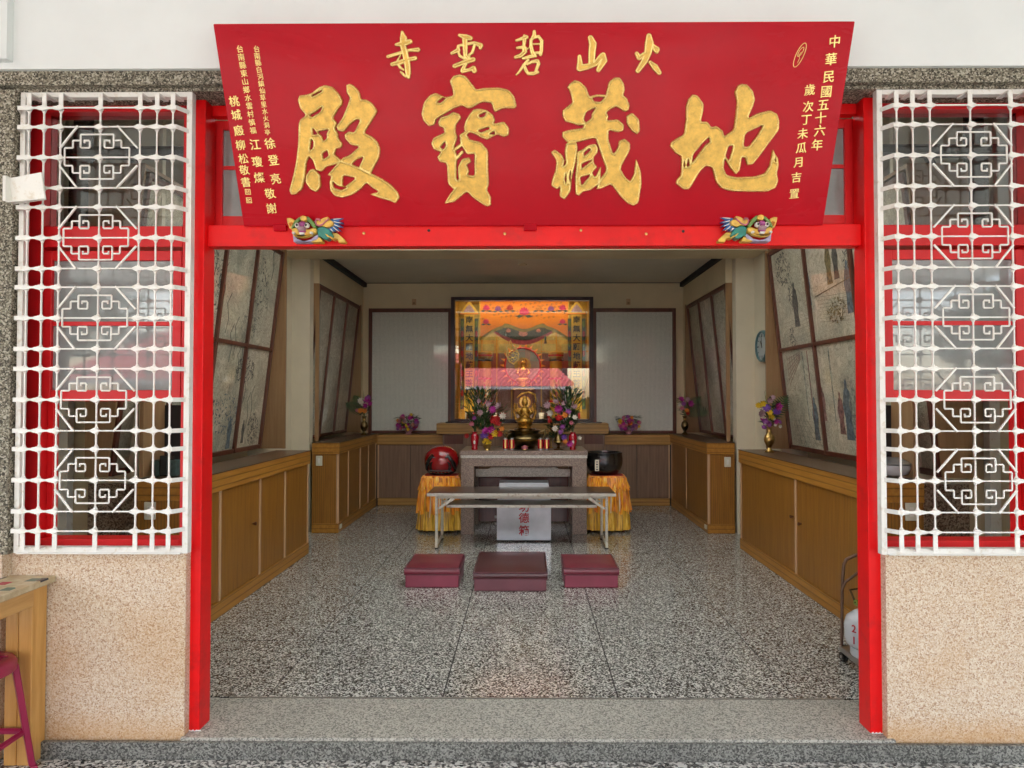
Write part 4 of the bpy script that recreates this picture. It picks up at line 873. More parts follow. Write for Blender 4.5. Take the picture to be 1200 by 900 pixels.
# ================================================================== GUARDIAN CARVINGS
def guardian(flip, ox, label):
    """crouching guardian lion, traced at 13.33 page units per cm-ish; x to the tail"""
    t = thing('guardian_carving', label, 'carving', (ox,-.05,2.205), 'painted guardian beast carvings under the plaque')
    k = .000291*1.0
    sx = -1 if flip else 1
    def X(a): return ox+sx*(a-570)*k
    def Z(b): return 2.205+(555-b)*k
    def pr(name, pts, y0, y1, mat, bv=.0035):
        MB().prism([(X(a),Z(b)) for a,b in pts], -.032-y1, -.032-y0).build(name, mat, t, bevel=bv, segs=3)
    def el(name, cx, cy, rx, ry, y, ry2, mat):
        MB().ell((X(cx), -.032-y, Z(cy)), (rx*k, ry2, ry*k), 14, 8).build(name, mat, t, smooth=True)
    pr('hind_leg', [(820,400),(900,400),(970,460),(1030,520),(1025,550),(915,550),(900,500),(780,480),(720,520),(690,440)], 0,.035,'yellow_p')
    pr('fore_leg', [(500,500),(640,470),(680,530),(660,552),(500,552)], 0,.045,'yellow_p')
    pr('body', [(600,350),(640,325),(700,315),(770,350),(820,400),(855,460),(840,485),(790,450),(800,490),(760,520),(690,500),(660,470),(620,480)], .01,.055,'teal_p',.006)
    for a, b_ in ((730,430),(790,465)): pr('belly_flame', [(a,b_),(a+40,b_+15),(a+90,b_+60),(a+40,b_+50)], .02,.06,'yellow_p',.002)
    pr('wing', [(575,240),(600,205),(640,215),(690,180),(760,160),(785,165),(760,215),(820,215),(855,250),(840,300),(760,335),(700,310),(640,315),(590,300)], .015,.055,'yellow_p',.006)
    MB().tube([(X(a),-.09,Z(b_)) for a,b_ in ((655,235),(640,205),(600,205),(580,245),(600,295),(650,305),(700,280),(740,240),(785,200))], .006*.6, 6).build('wing_edge','f_rose',t,smooth=True)
    for i,(a,b_,c,d_) in enumerate(((780,165,1000,165),(790,205,1000,245),(800,255,990,310),(790,300,975,385),(750,330,900,400))):
        pr('mane_feather', [(a,b_+10),(a+90,b_-5),(c,d_),(a+110,b_+45),(a+10,b_+60)], .005+.004*i,.03+.004*i,'blue_p',.003)
        MB().tube([(X(a+60),-.067-.004*i,Z(b_+20)),(X(c-40),-.065-.004*i,Z(d_+4))],[.003,.001],5).build('feather_streak','white_p',t)  # thin white enamel stroke along each mane feather
    pr('ear', [(105,165),(160,160),(215,185),(262,230),(250,280),(215,350),(150,330),(120,240)], .01,.04,'yellow_p',.005)
    MB().tube([(X(a),-.074,Z(b_)) for a,b_ in ((175,300),(160,260),(190,245),(215,270),(200,300))],.004,6).build('ear_curl','f_orange',t,smooth=True)
    pr('jaw', [(215,400),(240,450),(300,510),(400,535),(500,510),(590,440),(640,430),(600,510),(480,552),(230,552)], 0,.05,'lilac_p',.005)
    pr('cheek', [(215,370),(260,340),(330,370),(400,350),(480,370),(560,340),(615,360),(600,420),(520,450),(400,470),(290,450),(230,420)], .02,.068,'yellow_p',.007)
    pr('cap', [(210,350),(262,245),(330,185),(400,160),(480,170),(530,215),(585,290),(605,345),(560,350),(500,270),(440,225),(350,225),(300,275),(240,360)], .02,.07,'green_p',.007)
    pr('cap_crest', [(365,175),(410,160),(460,175),(470,230),(420,255),(365,235)], .05,.078,'yellow_p',.005)
    el('brow', 400,300,62,50,.072,.018,'purple_p')
    for a in (322,462):
        el('eye', a,315,44,44,.070,.016,'white_p'); el('pupil', a,315,20,22,.083,.006,'black')
    el('nose', 395,375,66,42,.078,.022,'f_mauve'); el('muzzle', 395,405,58,34,.070,.02,'purple_p')
    pr('tooth', [(355,430),(440,430),(430,465),(365,465)], .06,.085,'white_p',.003)
    for a in (265,540): el('fang', a,435,26,22,.074,.012,'white_p')
    pr('lip', [(245,455),(300,470),(400,480),(500,465),(560,440),(530,480),(400,505),(290,495)], .05,.078,'yellow_p',.004)
    return t
guardian(False, -.958, 'painted guardian beast carving with blue mane, left end of the red beam')
guardian(True, 1.003, 'painted guardian beast carving with blue mane, right end of the red beam')

# ================================================================== FURNITURE IN THE HALL
def kneeler(x0,x1,y0,y1,h,base,top,label):
    cx, cy = (x0+x1)/2, (y0+y1)/2
    t = thing('kneeling_stool', label, 'kneeling stool', (cx,cy,0), 'padded kneeling stools before the table')
    MB().box(x0+.004,x1-.004,y0+.004,y1-.004,.0,h*.62).build('base',base,t,bevel=.008)
    # puffed cushion, sagging a little
    m = MB(); n = 12; V = []; F = []
    for lev, (z, ins) in enumerate(((h*.60,.004),(h*.66,-.004),(h*.86,-.004),(h*.95,.008))):
        for k in range(4*n):
            s_ = k//n; q = (k%n)/n
            X, Y = [(x0+ins+(x1-x0-2*ins)*q, y0+ins),(x1-ins, y0+ins+(y1-y0-2*ins)*q),(x1-ins-(x1-x0-2*ins)*q, y1-ins),(x0+ins, y1-ins-(y1-y0-2*ins)*q)][s_]
            V.append((X,Y,z+(.003*math.sin(q*math.pi*3+lev) if lev in (1,2) else 0)))
    for lev in range(3):
        for k in range(4*n): F.append((lev*4*n+k, lev*4*n+(k+1)%(4*n), (lev+1)*4*n+(k+1)%(4*n), (lev+1)*4*n+k))
    g_ = len(V); N_ = 9
    for j in range(N_+1):
        for i in range(N_+1):
            a, b_ = i/N_, j/N_; e = min(a,1-a,b_,1-b_)
            V.append((x0+.008+(x1-x0-.016)*a, y0+.008+(y1-y0-.016)*b_, h*.95+h*.09*min(1,e*4)-.006*math.exp(-((a-.5)**2+(b_-.5)**2)*12)+random.uniform(-.0008,.0008)))
    for j in range(N_):
        for i in range(N_): F.append((g_+j*(N_+1)+i, g_+j*(N_+1)+i+1, g_+(j+1)*(N_+1)+i+1, g_+(j+1)*(N_+1)+i))
    m.add(V,F).build('cushion',top,t,smooth=True)
    for z in (h*.63, h*.93):
        MB().tube([(x0-.003,y0-.003,z),(x1+.003,y0-.003,z),(x1+.003,y1+.003,z),(x0-.003,y1+.003,z)],.003,6,closed=True).build('piping','piping',t)
    for sx in (x0+.03,x1-.03): MB().lathe([(.014,-.0),(.014,.01)],(sx,y0+.03,-.0),8).build('foot','black',t)
    return t
kneeler(-.962,-.532,2.14,2.60,.165,'vinyl','vinyl_top','small rose vinyl kneeling stool nearest the red wooden fish')
kneeler(-.410,.158,2.05,2.72,.155,'maroon','maroon_top','large dark maroon kneeling stool in front of the donation box')
kneeler(.296,.726,2.145,2.60,.165,'vinyl','vinyl_top','small rose vinyl kneeling stool nearest the black bowl')

t = thing('folding_table', 'long low folding table with ivory steel legs and dark top', 'table', (-.05,3.69,0))
MB().box(-.985,.882,3.455,3.935,.531,.553).build('table_top','tbl_top',t,bevel=.003)
MB().box(-.991,.888,3.449,3.941,.520,.5305).build('top_rim','tbl_white',t,bevel=.003)
MB().box(-.99,.887,3.4485,3.453,.528,.550).build('front_edging','tbl_white',t,bevel=.001)
MB().box(-.90,.80,3.49,3.52,.492,.519).build('apron','tbl_white',t,bevel=.003); MB().box(-.90,.80,3.87,3.90,.492,.519).build('apron','tbl_white',t,bevel=.003)
for x in (-.895,.795):
    for y in (3.47,3.90): MB().box(x-.013,x+.013,y-.013,y+.013,0.012,.519).build('leg','tbl_white',t,bevel=.004); MB().box(x-.016,x+.016,y-.016,y+.016,0,.0115).build('foot','dark',t,bevel=.003)
    MB().box(x-.011,x+.011,3.484,3.886,.03,.052).build('stretcher','tbl_white',t,bevel=.003)
    s = 1 if x < 0 else -1
    for y in (3.462,3.89):
        m = MB(); z0, z1 = .40, .492
        m.hexa([(x+s*.006,y-.008,z0),(x+s*.03,y-.008,z0-.01),(x+s*.03,y+.008,z0-.01),(x+s*.006,y+.008,z0)][::1 if s>0 else -1],[(x+s*.165,y-.008,z1+.024),(x+s*.185,y-.008,z1),(x+s*.185,y+.008,z1),(x+s*.165,y+.008,z1+.024)][::1 if s>0 else -1]).build('folding_brace','tbl_white',t,bevel=.003)
        MB().tube([(x+s*.02,y-.012,.405),(x+s*.02,y+.012,.405)],.006,8).build('rivet','steel',t)
MB().box(-.80,.70,3.50,3.86,.412,.420).build('under_shelf','tbl_white',t,bevel=.002)
MB().box(-.80,.70,3.492,3.499,.402,.430).build('shelf_lip','tbl_white',t,bevel=.002)
for x in (-.80,.70): MB().box(x-.008,x+.008,3.50,3.86,.421,.49).build('shelf_hanger','tbl_white',t)

t = thing('altar_table', 'brown granite altar table behind the folding table', 'altar', (-.03,4.5,0))
MB().box(-.73,.672,4.14,4.86,.868,.914).build('table_top','granite',t,bevel=.003)
MB().box(-.726,.668,4.1425,4.84,.835,.8675).build('pale_band','granite_lt',t,bevel=.003)
MB().box(-.72,.660,4.146,4.84,.745,.8345).build('frieze','granite',t,bevel=.003)
for a, b_ in ((-.722,-.577),(.502,.662)):
    MB().box(a,b_,4.145,4.26,.0,.7445).build('leg','granite',t,bevel=.003); MB().box(a,b_,4.72,4.84,.0,.7445).build('leg','granite',t,bevel=.003)
MB().prism([(-.575,.60),(-.575,.685),(-.44,.685),(-.40,.71),(.33,.71),(.37,.685),(.50,.685),(.50,.60)],4.40,4.44).build('inner_beam','granite_lt',t,bevel=.003)
MB().box(-.575,.50,4.44,4.80,.595,.60).build('shelf_slab','granite',t)
MB().box(-.575,.50,4.79,4.80,.02,.59).build('back_panel','wood_frame',t)

t = thing('donation_box', 'silver metal donation box lettered in red under the folding table', 'donation box', (-.027,3.97,0))
MB().box(-.311,.257,3.785,3.955,.014,.385).box(-.311,.257,3.9555,4.13,.014,.50).build('body','silver',t,bevel=.004)
MB().box(-.305,.251,3.79,4.12,0,.013).build('plinth','dark',t)
MB().hexa([(-.305,3.957,.501),(.25,3.957,.501),(.25,4.12,.501),(-.305,4.12,.501)],[(-.29,3.985,.585),(.235,3.985,.585),(.235,4.10,.60),(-.29,4.10,.60)]).build('hopper_lid','silver',t,bevel=.004)
MB().box(-.315,.261,3.78,3.783,.378,.39).build('rim_fold','steel',t)
for z in (.18,.25): MB().lathe([(.014,0),(.014,.02)],(0,0,0),10).xf(lambda a,b,c: (-.313-c, 3.82+a, z+b)).build('hasp','steel',t,smooth=True)
for ch, z in zip('功德箱', (.362,.248,.118)):
    put_char(ch, t, -.026+.027-.0, 3.7835-3.97, z, .105, 'red_ink', bold=.018, depth=.012, shear=0, matrix=UPRIGHT) if False else None
    src = glyph(ch,.018,.012); me = src.copy(); me.materials.clear(); me.materials.append(M['red_ink'])
    o = bpy.data.objects.new('character', me); sc.collection.objects.link(o); o.parent = t; o.rotation_euler = (R(90),0,0); o.scale = (.112,)*3; o.location = (0,3.7838-3.97,z)

# ---- skirted stands
def skirt(cx, cy, rx, ry, z0, z1, npl, flare, mat, name, parent, amp=.05, ph=0, rag=0):
    m = MB(); n = npl*6; V = []; F = []; nz = 9
    for j in range(nz+1):
        q = j/nz; z = z1+(z0-z1)*q
        for k in range(n):
            a = 2*math.pi*k/n
            ca, sa = math.cos(a), math.sin(a); e = .42
            bx = rx*math.copysign(abs(ca)**(e+.25*q), ca); by = ry*math.copysign(abs(sa)**(e+.25*q), sa)
            pl = 1+flare*q+amp*(.35+q)*(math.sin(a*npl+ph+.6*math.sin(3*a+q*2))+.45*math.sin(a*npl*1.7+q*3+ph*2))
            V.append((cx+bx*pl, cy+by*pl, z+(rag*math.sin(a*npl*.5+ph)*q)))
    for j in range(nz):
        for k in range(n): F.append((j*n+k, j*n+(k+1)%n, (j+1)*n+(k+1)%n, (j+1)*n+k))
    F.append(tuple(range(n)))
    return m.add(V,F).build(name, mat, parent, smooth=True)
def stand(cx, cy, z1, label, side_):
    t = thing('skirted_stand', label, 'stand', (cx,cy,0), 'small stands draped in orange and yellow satin')
    for a in (-.17,.17):
        for b_ in (-.14,.14): MB().tube([(cx+a,cy+b_,.0),(cx+a*.9,cy+b_*.9,z1-.02)],.012,6).build('leg','rusty',t,smooth=True)
    MB().box(cx-.18,cx+.18,cy-.15,cy+.15,z1-.03,z1-.012).build('top_board','wood_frame',t)
    skirt(cx,cy,.225,.185,.03,z1-.20,15,.20,'yellow_cloth','lower_skirt',t,.045,side_)
    skirt(cx,cy,.215,.18,z1-.40,z1-.02,23,.22,'orange_cloth','upper_flounce',t,.075,2+side_,.02)
    skirt(cx,cy,.20,.165,z1-.15,z1,27,.24,'orange_cloth','top_frill',t,.075,1+side_,.012)
    skirt(cx,cy,.185,.155,z1-.035,z1+.004,19,.05,'f_crimson','crimson_trim',t,.03,.5)
    for k in range(7):
        a = -math.pi/2+(k-3)*.42+.1*side_; x, y = cx+.25*math.cos(a), cy+.215*math.sin(a); z = z1-.13-.05*(k%3)
        MB().tube([(x*.98+cx*.02,y,z),(x+.004,y-.012,z-.10),(x+.012*math.cos(a),y-.012,z-.22-.05*(k%2))],[.004,.0075,.004],5).build('ribbon_tassel','ribbon',t,smooth=True)
    return t
stand(-.965,4.40,.625,'satin skirted stand under the red wooden fish',0)
stand(.905,4.42,.625,'satin skirted stand under the black bronze bowl',1)
t = thing('wooden_fish', 'large round red lacquered wooden fish drum with black carving', 'wooden fish', (-.965,4.40,.63))
MB().lathe([(.05,.0),(.13,.012),(.175,.06),(.198,.13),(.196,.19),(.175,.25),(.13,.295),(.07,.32),(.001,.33)],(-.965,4.40,.628),32,1,.9).build('body','red_lac',t,smooth=True)
MB().box(-1.10,-.83,4.235,4.26,.675,.69).build('slit','black',t,bevel=.004)
for s in (-1,1):
    c0 = -.965
    P = lambda u, v: (c0+s*u, 4.40-.9*math.sqrt(max(.0004,.198**2-u*u*1.02-(v-.155)**2*1.25))-.004, .628+v)
    MB().tube([P(.155,.07),P(.145,.13),P(.12,.18),P(.085,.22),P(.06,.20)],[.022,.028,.022,.015,.008],8).build('carved_scroll','black',t,smooth=True)
    MB().tube([P(.09,.05),P(.11,.09),P(.105,.13),P(.085,.155)],[.016,.02,.014,.006],7).build('carved_fin','black',t,smooth=True)
    MB().tube([P(.16,.05),P(.12,.03),P(.06,.022),P(.0,.02)],[.012,.018,.016,.014],7).build('carved_lip','black',t,smooth=True)
    MB().tube([P(.135,.2),P(.10,.245),P(.07,.235),P(.075,.215)],.003,5).build('gold_line','brass_dk',t)
for k in range(6): MB().ell((-1.065+.04*k,4.225+.004*abs(k-2.5),.668),(.008,.006,.007),8,5).build('stud','brass_dk',t,smooth=True)
t = thing('bronze_bowl', 'large black bronze singing bowl with a cream paper tag', 'singing bowl', (.885,4.42,.63))
MB().lathe([(.09,.0),(.14,.01),(.178,.05),(.198,.10),(.199,.15),(.190,.19),(.195,.197),(.194,.208),(.178,.208),(.175,.19),(.183,.11),(.15,.03),(.001,.02)],(.885,4.42,.629),36,1.05).xf(lambda a,b,c:(a,b,.629+(c-.629)*1.22)).build('bowl','black',t,smooth=True)
MB().box(.76,.805,4.222,4.2245,.685,.81).xf(lambda a,b,c:(a,b+0,c)).build('paper_tag','ribbon',t)
for k in range(4): MB().box(.772+.004*(k%2),.792-.003*(k%2),4.2212,4.2218,.695+.028*k,.710+.028*k).build('tag_mark','black_ink',t)

# ---- flowers
def petal_head(mat_, r, n, cup=.3, layers=2, ctr=None):
    m = MB()
    for L_ in range(layers):
        for k in range(n):
            a = 2*math.pi*(k+.5*L_)/n; rr = r*(1-.28*L_); z0 = .25*r*L_; d = Vector((math.cos(a),math.sin(a),0)); p = Vector((-d.y,d.x,0)); wv = rr*2.2/n
            m.quad((0,0,z0), d*rr*.55-p*wv+Vector((0,0,z0+cup*rr*.3)), d*rr+Vector((0,0,z0+cup*rr)), d*rr*.55+p*wv+Vector((0,0,z0+cup*rr*.3)))
    m.ell((0,0,.3*r),(r*.3,r*.3,r*.22),6,4)
    o = m.build('petal_source', mat_); me = o.data; bpy.data.objects.remove(o); return me
PH_ = {}
for c in ('magenta','purple','violet','crimson','yellow','orange','peach','white','rose','mauve'):
    PH_[c] = [petal_head('f_'+c,1,9,.35,3), petal_head('f_'+c,1,6,.8,2)]
def leaf_mesh(mb, p, d, l, w_, droop=.2):
    d = Vector(d).normalized(); s_ = d.cross(Vector((0,0,1))); s_ = s_.normalized() if s_.length > .01 else Vector((1,0,0))
    p = Vector(p); q = p+d*l*.5+Vector((0,0,.0)); e = p+d*l-Vector((0,0,droop*l))
    mb.quad(p, q-s_*w_, e, q+s_*w_)
def flower(parent, col, pos, r, kind=0, tilt=None):
    f = bpy.data.objects.new('flower', PH_[col][kind]); sc.collection.objects.link(f); f.parent = parent; f.location = Vector(pos)-worldoff(parent)
    f.scale = (r,r,r); f.rotation_euler = tilt or (R(90)+random.uniform(-.7,.3), random.uniform(-.3,.3), random.uniform(-.6,.6)); return f
def foliage(parent, c, r, h, n, seed, mat_='leaf', up=.5, l=.06, w_=.012):
    rnd = random.Random(seed); m = MB()
    for i in range(n):
        a = rnd.uniform(0,6.283); q = rnd.random(); rr = r*math.sqrt(rnd.random()); z = h*q
        p = (c[0]+rr*math.cos(a)*(.35+.65*q), c[1]+rr*math.sin(a)*(.35+.65*q)*.7, c[2]+z)
        leaf_mesh(m, p, (math.cos(a)*1.0, math.sin(a)*.8, up+rnd.uniform(-.3,.6)), l*rnd.uniform(.6,1.3), w_*rnd.uniform(.7,1.3))
    return struct(m.build('foliage', mat_, parent), 'stuff')
def spikes(parent, c, n, h, seed, spread=.1, mat_='leaf2'):
    rnd = random.Random(seed)
    for i in range(n):
        a, b_ = rnd.uniform(-1,1)*spread, rnd.uniform(-.4,.4)*spread
        MB().tube([c,(c[0]+a*.5,c[1]+b_*.5,c[2]+h*.55),(c[0]+a,c[1]+b_,c[2]+h*rnd.uniform(.85,1.05))],[.003,.0025,.001],5).build('stem', mat_, parent)
def frond(parent, base, d, l, mat_='leaf', n=15, w_=.10):
    m = MB(); B = Vector(base); d = Vector(d).normalized(); s_ = Vector((d.z,0,-d.x)).normalized(); pts = []
    for k in range(n+1):
        q = k/n; pts.append(B+d*l*q+Vector((.0,-.0,-.25*l*q*q)))
    m.tube(pts,[.003*(1-.8*k/n) for k in range(n+1)],4)
    for k in range(2,n+1):
        q = k/n; ww = w_*math.sin(math.pi*min(1,q*.9+.08))
        for sg in (-1,1):
            p = pts[k]; e = p+(s_*sg*ww)+d*ww*.5+Vector((0,0,-.2*ww)); u_ = d*.006
            m.quad(p-u_, (p+e)/2-u_*1.2, e, (p+e)/2+u_*1.2, p+u_)
    return m.build('palm_frond', mat_, parent)
VASE = [(.045,0),(.048,.008),(.022,.03),(.018,.045),(.03,.06),(.052,.10),(.055,.125),(.044,.16),(.022,.18),(.018,.20),(.024,.225),(.038,.245),(.034,.247)]
def brass_vase(x, y, z, h, label, mat_, blooms, fr=None):
    t = thing('flower_vase', label, 'flower vase', (x,y,z), 'brass vases of flowers on the side cabinets')
    k = h/.247
    v = MB().lathe([(r*k*.93,zz*k) for r,zz in VASE],(x,y,z),24).build('vase',mat_,t,smooth=True)
    MB().lathe([(.0225*k,.0),(.0235*k,.012*k),(.0225*k,.024*k)],(x,y,z+.19*k),20).build('neck_ring','brass',v,smooth=True)
    foliage(t,(x,y,z+h),.085,.24,70,int(x*91)%97,l=.07)
    spikes(t,(x,y,z+h-.02),6,.36,int(x*31)%89,.09)
    for i,(c,dx,dz,r) in enumerate(blooms): flower(t,c,(x+dx,y-.05-.02*math.cos(dx*20),z+h+dz),r,i%2)
    for f_ in (fr or []): frond(t,(x,y+.02,z+h),f_[0],f_[1])
    return t
rb = [('yellow',-.11,.20,.035),('yellow',-.075,.215,.035),('purple',-.045,.17,.045),('magenta',.055,.185,.045),('purple',.05,.135,.045),('yellow',-.02,.13,.032),('yellow',.0,.085,.032),('yellow',-.025,.10,.03),('mauve',-.09,.12,.045),('violet',-.06,.05,.035),('violet',-.03,.02,.035),('white',-.055,.03,.02),('white',.02,.07,.02),('magenta',.03,.045,.03),('violet',.07,.04,.033),('white',.08,-.0,.02),('violet',-.07,-.01,.03),('mauve',-.02,.25,.035),('mauve',.01,.27,.03),('white',.03,.01,.018),('magenta',-.09,.06,.025)]
brass_vase(2.30,3.17,.985,.245,'brass vase with yellow and purple flowers and a palm frond on the near right cabinet','brass',rb,[((.5,.1,1),.45)])
brass_vase(2.13,5.75,1.005,.25,'brass vase with magenta blooms beside the rear right pictures','brass_dk',[('magenta',-.06,.22,.05),('magenta',.05,.16,.055),('violet',-.03,.16,.04),('white',-.09,.15,.03),('orange',.01,.07,.04),('rose',-.05,.09,.04),('mauve',.02,.22,.04),('crimson',.03,.04,.03)],[((.7,.0,1.2),.42),((1,-.2,.5),.38)])
brass_vase(-2.16,5.62,1.005,.25,'brass vase with white and magenta blooms beside the rear left pictures','brass_dk',[('white',-.03,.20,.055),('magenta',.06,.20,.055),('magenta',.03,.14,.04),('violet',.07,.25,.04),('orange',-.03,.07,.045),('orange',.03,.06,.04),('rose',-.08,.08,.03),('white',.0,.16,.03),('magenta',.09,.16,.04)],[((-.45,.0,1.2),.40),((-.8,-.1,.9),.36)])
def posy(x, label, seed):
    y, z = 6.13, .986; rnd = random.Random(seed)
    t = thing('potted_posy', label, 'potted flowers', (x,y,z), 'round posies in pink pots under the notice boards')
    MB().lathe([(.04,0),(.05,.005),(.035,.02),(.05,.04),(.062,.065),(.058,.067)],(x,y,z),20).build('pot','pink',t,smooth=True)
    foliage(t,(x,y,z+.06),.14,.19,150,seed,up=.1,l=.08)
    cs = ['magenta','violet','magenta','rose','yellow','orange','magenta','peach','violet','crimson','magenta','mauve','rose','violet']
    for i in range(34):
        a = math.pi*(i*.618%1); r = .13*math.sqrt((i+.5)/24)
        dx = rnd.uniform(-.14,.14); dz = rnd.uniform(0,1)*math.sqrt(max(0,1-(dx/.155)**2))*.22
        flower(t, cs[i%14] if i != 5 else 'yellow', (x+dx, y-.05-.05*math.sqrt(max(0,1-(dx/.15)**2)), z+.07+dz), rnd.uniform(.026,.04), i%2)
posy(-1.66,'round posy in pink pot under the board left of the shrine',5)
posy(1.43,'round posy in pink pot under the board right of the shrine',11)
t = thing('small_pot', 'tiny mauve flower pot beside the pedestal on the rear ledge', 'pot', (1.13,6.1,.986))
MB().lathe([(.02,0),(.04,.02),(.05,.05),(.04,.06)],(1.13,6.1,.986),16).build('pot','brass_dk',t,smooth=True); flower(t,'mauve',(1.13,6.07,1.06),.045)

# ================================================================== ON THE ALTAR
AZ = .9145
t = thing('incense_burner', 'round dark brass incense burner in the middle of the altar', 'incense burner', (-.02,4.45,AZ))
MB().lathe([(.10,0),(.13,.012),(.09,.03),(.115,.05),(.19,.085),(.215,.125),(.195,.165),(.15,.185),(.175,.205),(.185,.215),(.165,.215),(.14,.195),(.001,.17)],(-.02,4.45,AZ),40).build('body','brass_dk',t,smooth=True)
for z, r in ((.19,.156),(.103,.207)): MB().lathe([(r,-.004),(r+.004,0),(r,.004)],(-.02,4.45,AZ+z),40).build('gilt_ring','brass',t,smooth=True)
for s in (-1,1): MB().tube([(-.02+s*.17,4.45,AZ+.19),(-.02+s*.225,4.45,AZ+.21),(-.02+s*.24,4.45,AZ+.17),(-.02+s*.215,4.45,AZ+.13)],.011,8).build('handle','brass_dk',t,smooth=True)
MB().lathe([(.03,0),(.04,.01),(.03,.03),(.045,.045)],(-.02,4.235,AZ),16).build('front_cup','brass',t,smooth=True)
MB().ell((-.02,4.215,AZ+.03),(.035,.022,.026),12,8).build('red_bead','f_rose',t,smooth=True)
# gilded many armed statue
def statue(x, y, z, h, label, name='gilded_statue', arms=True):
    t = thing(name, label, 'statue', (x,y,z)); k = h/.46
    MB().lathe([(.085,0),(.10,.01),(.075,.03),(.09,.05),(.10,.065),(.085,.075),(.001,.076)],(x,y,z),28,k,k*.8).xf(lambda a,b,c:(a,b,z+(c-z)*k)).build('lotus_base','statue_gold',t,smooth=True)
    # seated body, one continuous lathe with folded knees
    body = MB().lathe([(.095,.075),(.112,.09),(.108,.115),(.075,.135),(.052,.165),(.056,.205),(.062,.235),(.05,.262),(.024,.275),(.021,.288),(.034,.30),(.041,.325),(.038,.352),(.026,.370),(.019,.378),(.024,.392),(.016,.41),(.001,.414)],(x,y,z),24,k,k*.75).xf(lambda a,b,c:(a,b,z+(c-z)*k))
    body.build('figure','statue_gold',t,smooth=True)
    for s in (-1,1):
        MB().tube([(x+s*.055*k,y-.005,z+.25*k),(x+s*.085*k,y-.02*k,z+.20*k),(x+s*.045*k,y-.06*k,z+.165*k),(x+s*.005*k,y-.065*k,z+.195*k)],[.018*k,.016*k,.013*k,.010*k],8).build('arm','statue_gold',t,smooth=True)
        if arms:
            for i in range(6):
                a = R(20+i*24); q = .105*k
                MB().tube([(x+s*.04*k,y+.015,z+.23*k),(x+s*(.04*k+q*.55*math.sin(a)+.02*k),y+.02,z+.23*k-q*.5*math.cos(a)),(x+s*(.03*k+q*math.sin(a)),y+.005,z+.25*k-q*math.cos(a)*.9)],[.011*k,.009*k,.006*k],6).build('side_arm','statue_gold',t,smooth=True)
            MB().tube([(x+s*.04*k,y+.03,z+.09*k),(x+s*.115*k,y+.03,z+.12*k),(x+s*.14*k,y+.03,z+.22*k),(x+s*.125*k,y+.03,z+.32*k),(x+s*.10*k,y+.03,z+.27*k)],[.012*k,.018*k,.016*k,.010*k,.006*k],8).build('scarf','statue_gold',t,smooth=True)
    ring = [(x+.068*k*math.sin(2*math.pi*i/20), y+.03*k, z+.335*k+.068*k*math.cos(2*math.pi*i/20)) for i in range(20)]
    MB().tube(ring,.008*k,6,closed=True).build('halo_ring','statue_gold',t,smooth=True)
    MB().lathe([(.06*k,-.002),(.06*k,.002)],(0,0,0),20).xf(lambda a,b,c:(x+a,y+.032*k+c,z+.335*k+b)).build('halo_plate','brass',t)
    if arms:
        MB().tube([(x-.10*k,y+.045,z+.39*k),(x-.04*k,y+.045,z+.44*k),(x+.05*k,y+.045,z+.46*k),(x+.13*k,y+.045,z+.43*k),(x+.145*k,y+.045,z+.33*k)],[.008*k,.013*k,.016*k,.013*k,.006*k],8).build('upper_scarf','statue_gold',t,smooth=True)
    for s in (-1,1): MB().ell((x+s*.013*k,y-.027*k,z+.338*k),(.004*k,.003*k,.002*k),6,4).build('eye','black',t)
    MB().ell((x,y-.031*k,z+.328*k),(.004*k,.005*k,.007*k),6,5).build('nose','statue_gold',t,smooth=True)
    return t
statue(-.02,4.66,1.135,.43,'gilded many-armed seated statue rising behind the incense burner')
t = thing('statue_stand', 'dark brass drum under the gilded many-armed statue', 'stand', (-.02,4.68,AZ))
MB().lathe([(.12,0),(.12,.02),(.09,.04),(.09,.17),(.13,.19),(.13,.2195)],(-.02,4.68,AZ),28).build('drum','brass_dk',t,smooth=True)
for x, lb in ((-.235,'outer red candle jar near the gold pot'),(-.165,'inner red candle jar at the burner, fish side'),(.155,'inner red candle jar at the burner, bowl side'),(.225,'outer red candle jar near the brass tripod')):
    t = thing('candle_jar', lb, 'candle', (x,4.25,AZ), 'red candle jars on the altar front')
    MB().lathe([(.026,0),(.026,.018)],(x,4.25,AZ),18).build('glass_foot','silver',t,smooth=True)
    MB().lathe([(.030,.018),(.032,.03),(.032,.115),(.029,.12)],(x,4.25,AZ),18).build('red_sleeve','red_pot',t,smooth=True)
    MB().box(x-.009,x+.009,4.2155,4.2175,AZ+.025,AZ+.115).build('gold_strip','brass',t)
    MB().lathe([(.022,.120),(.020,.135),(.001,.136)],(x,4.25,AZ),14).build('lid','silver',t,smooth=True)
    MB().tube([(x,4.25,AZ+.136),(x,4.25,AZ+.15)],.0015,4).build('wick','dark',t)
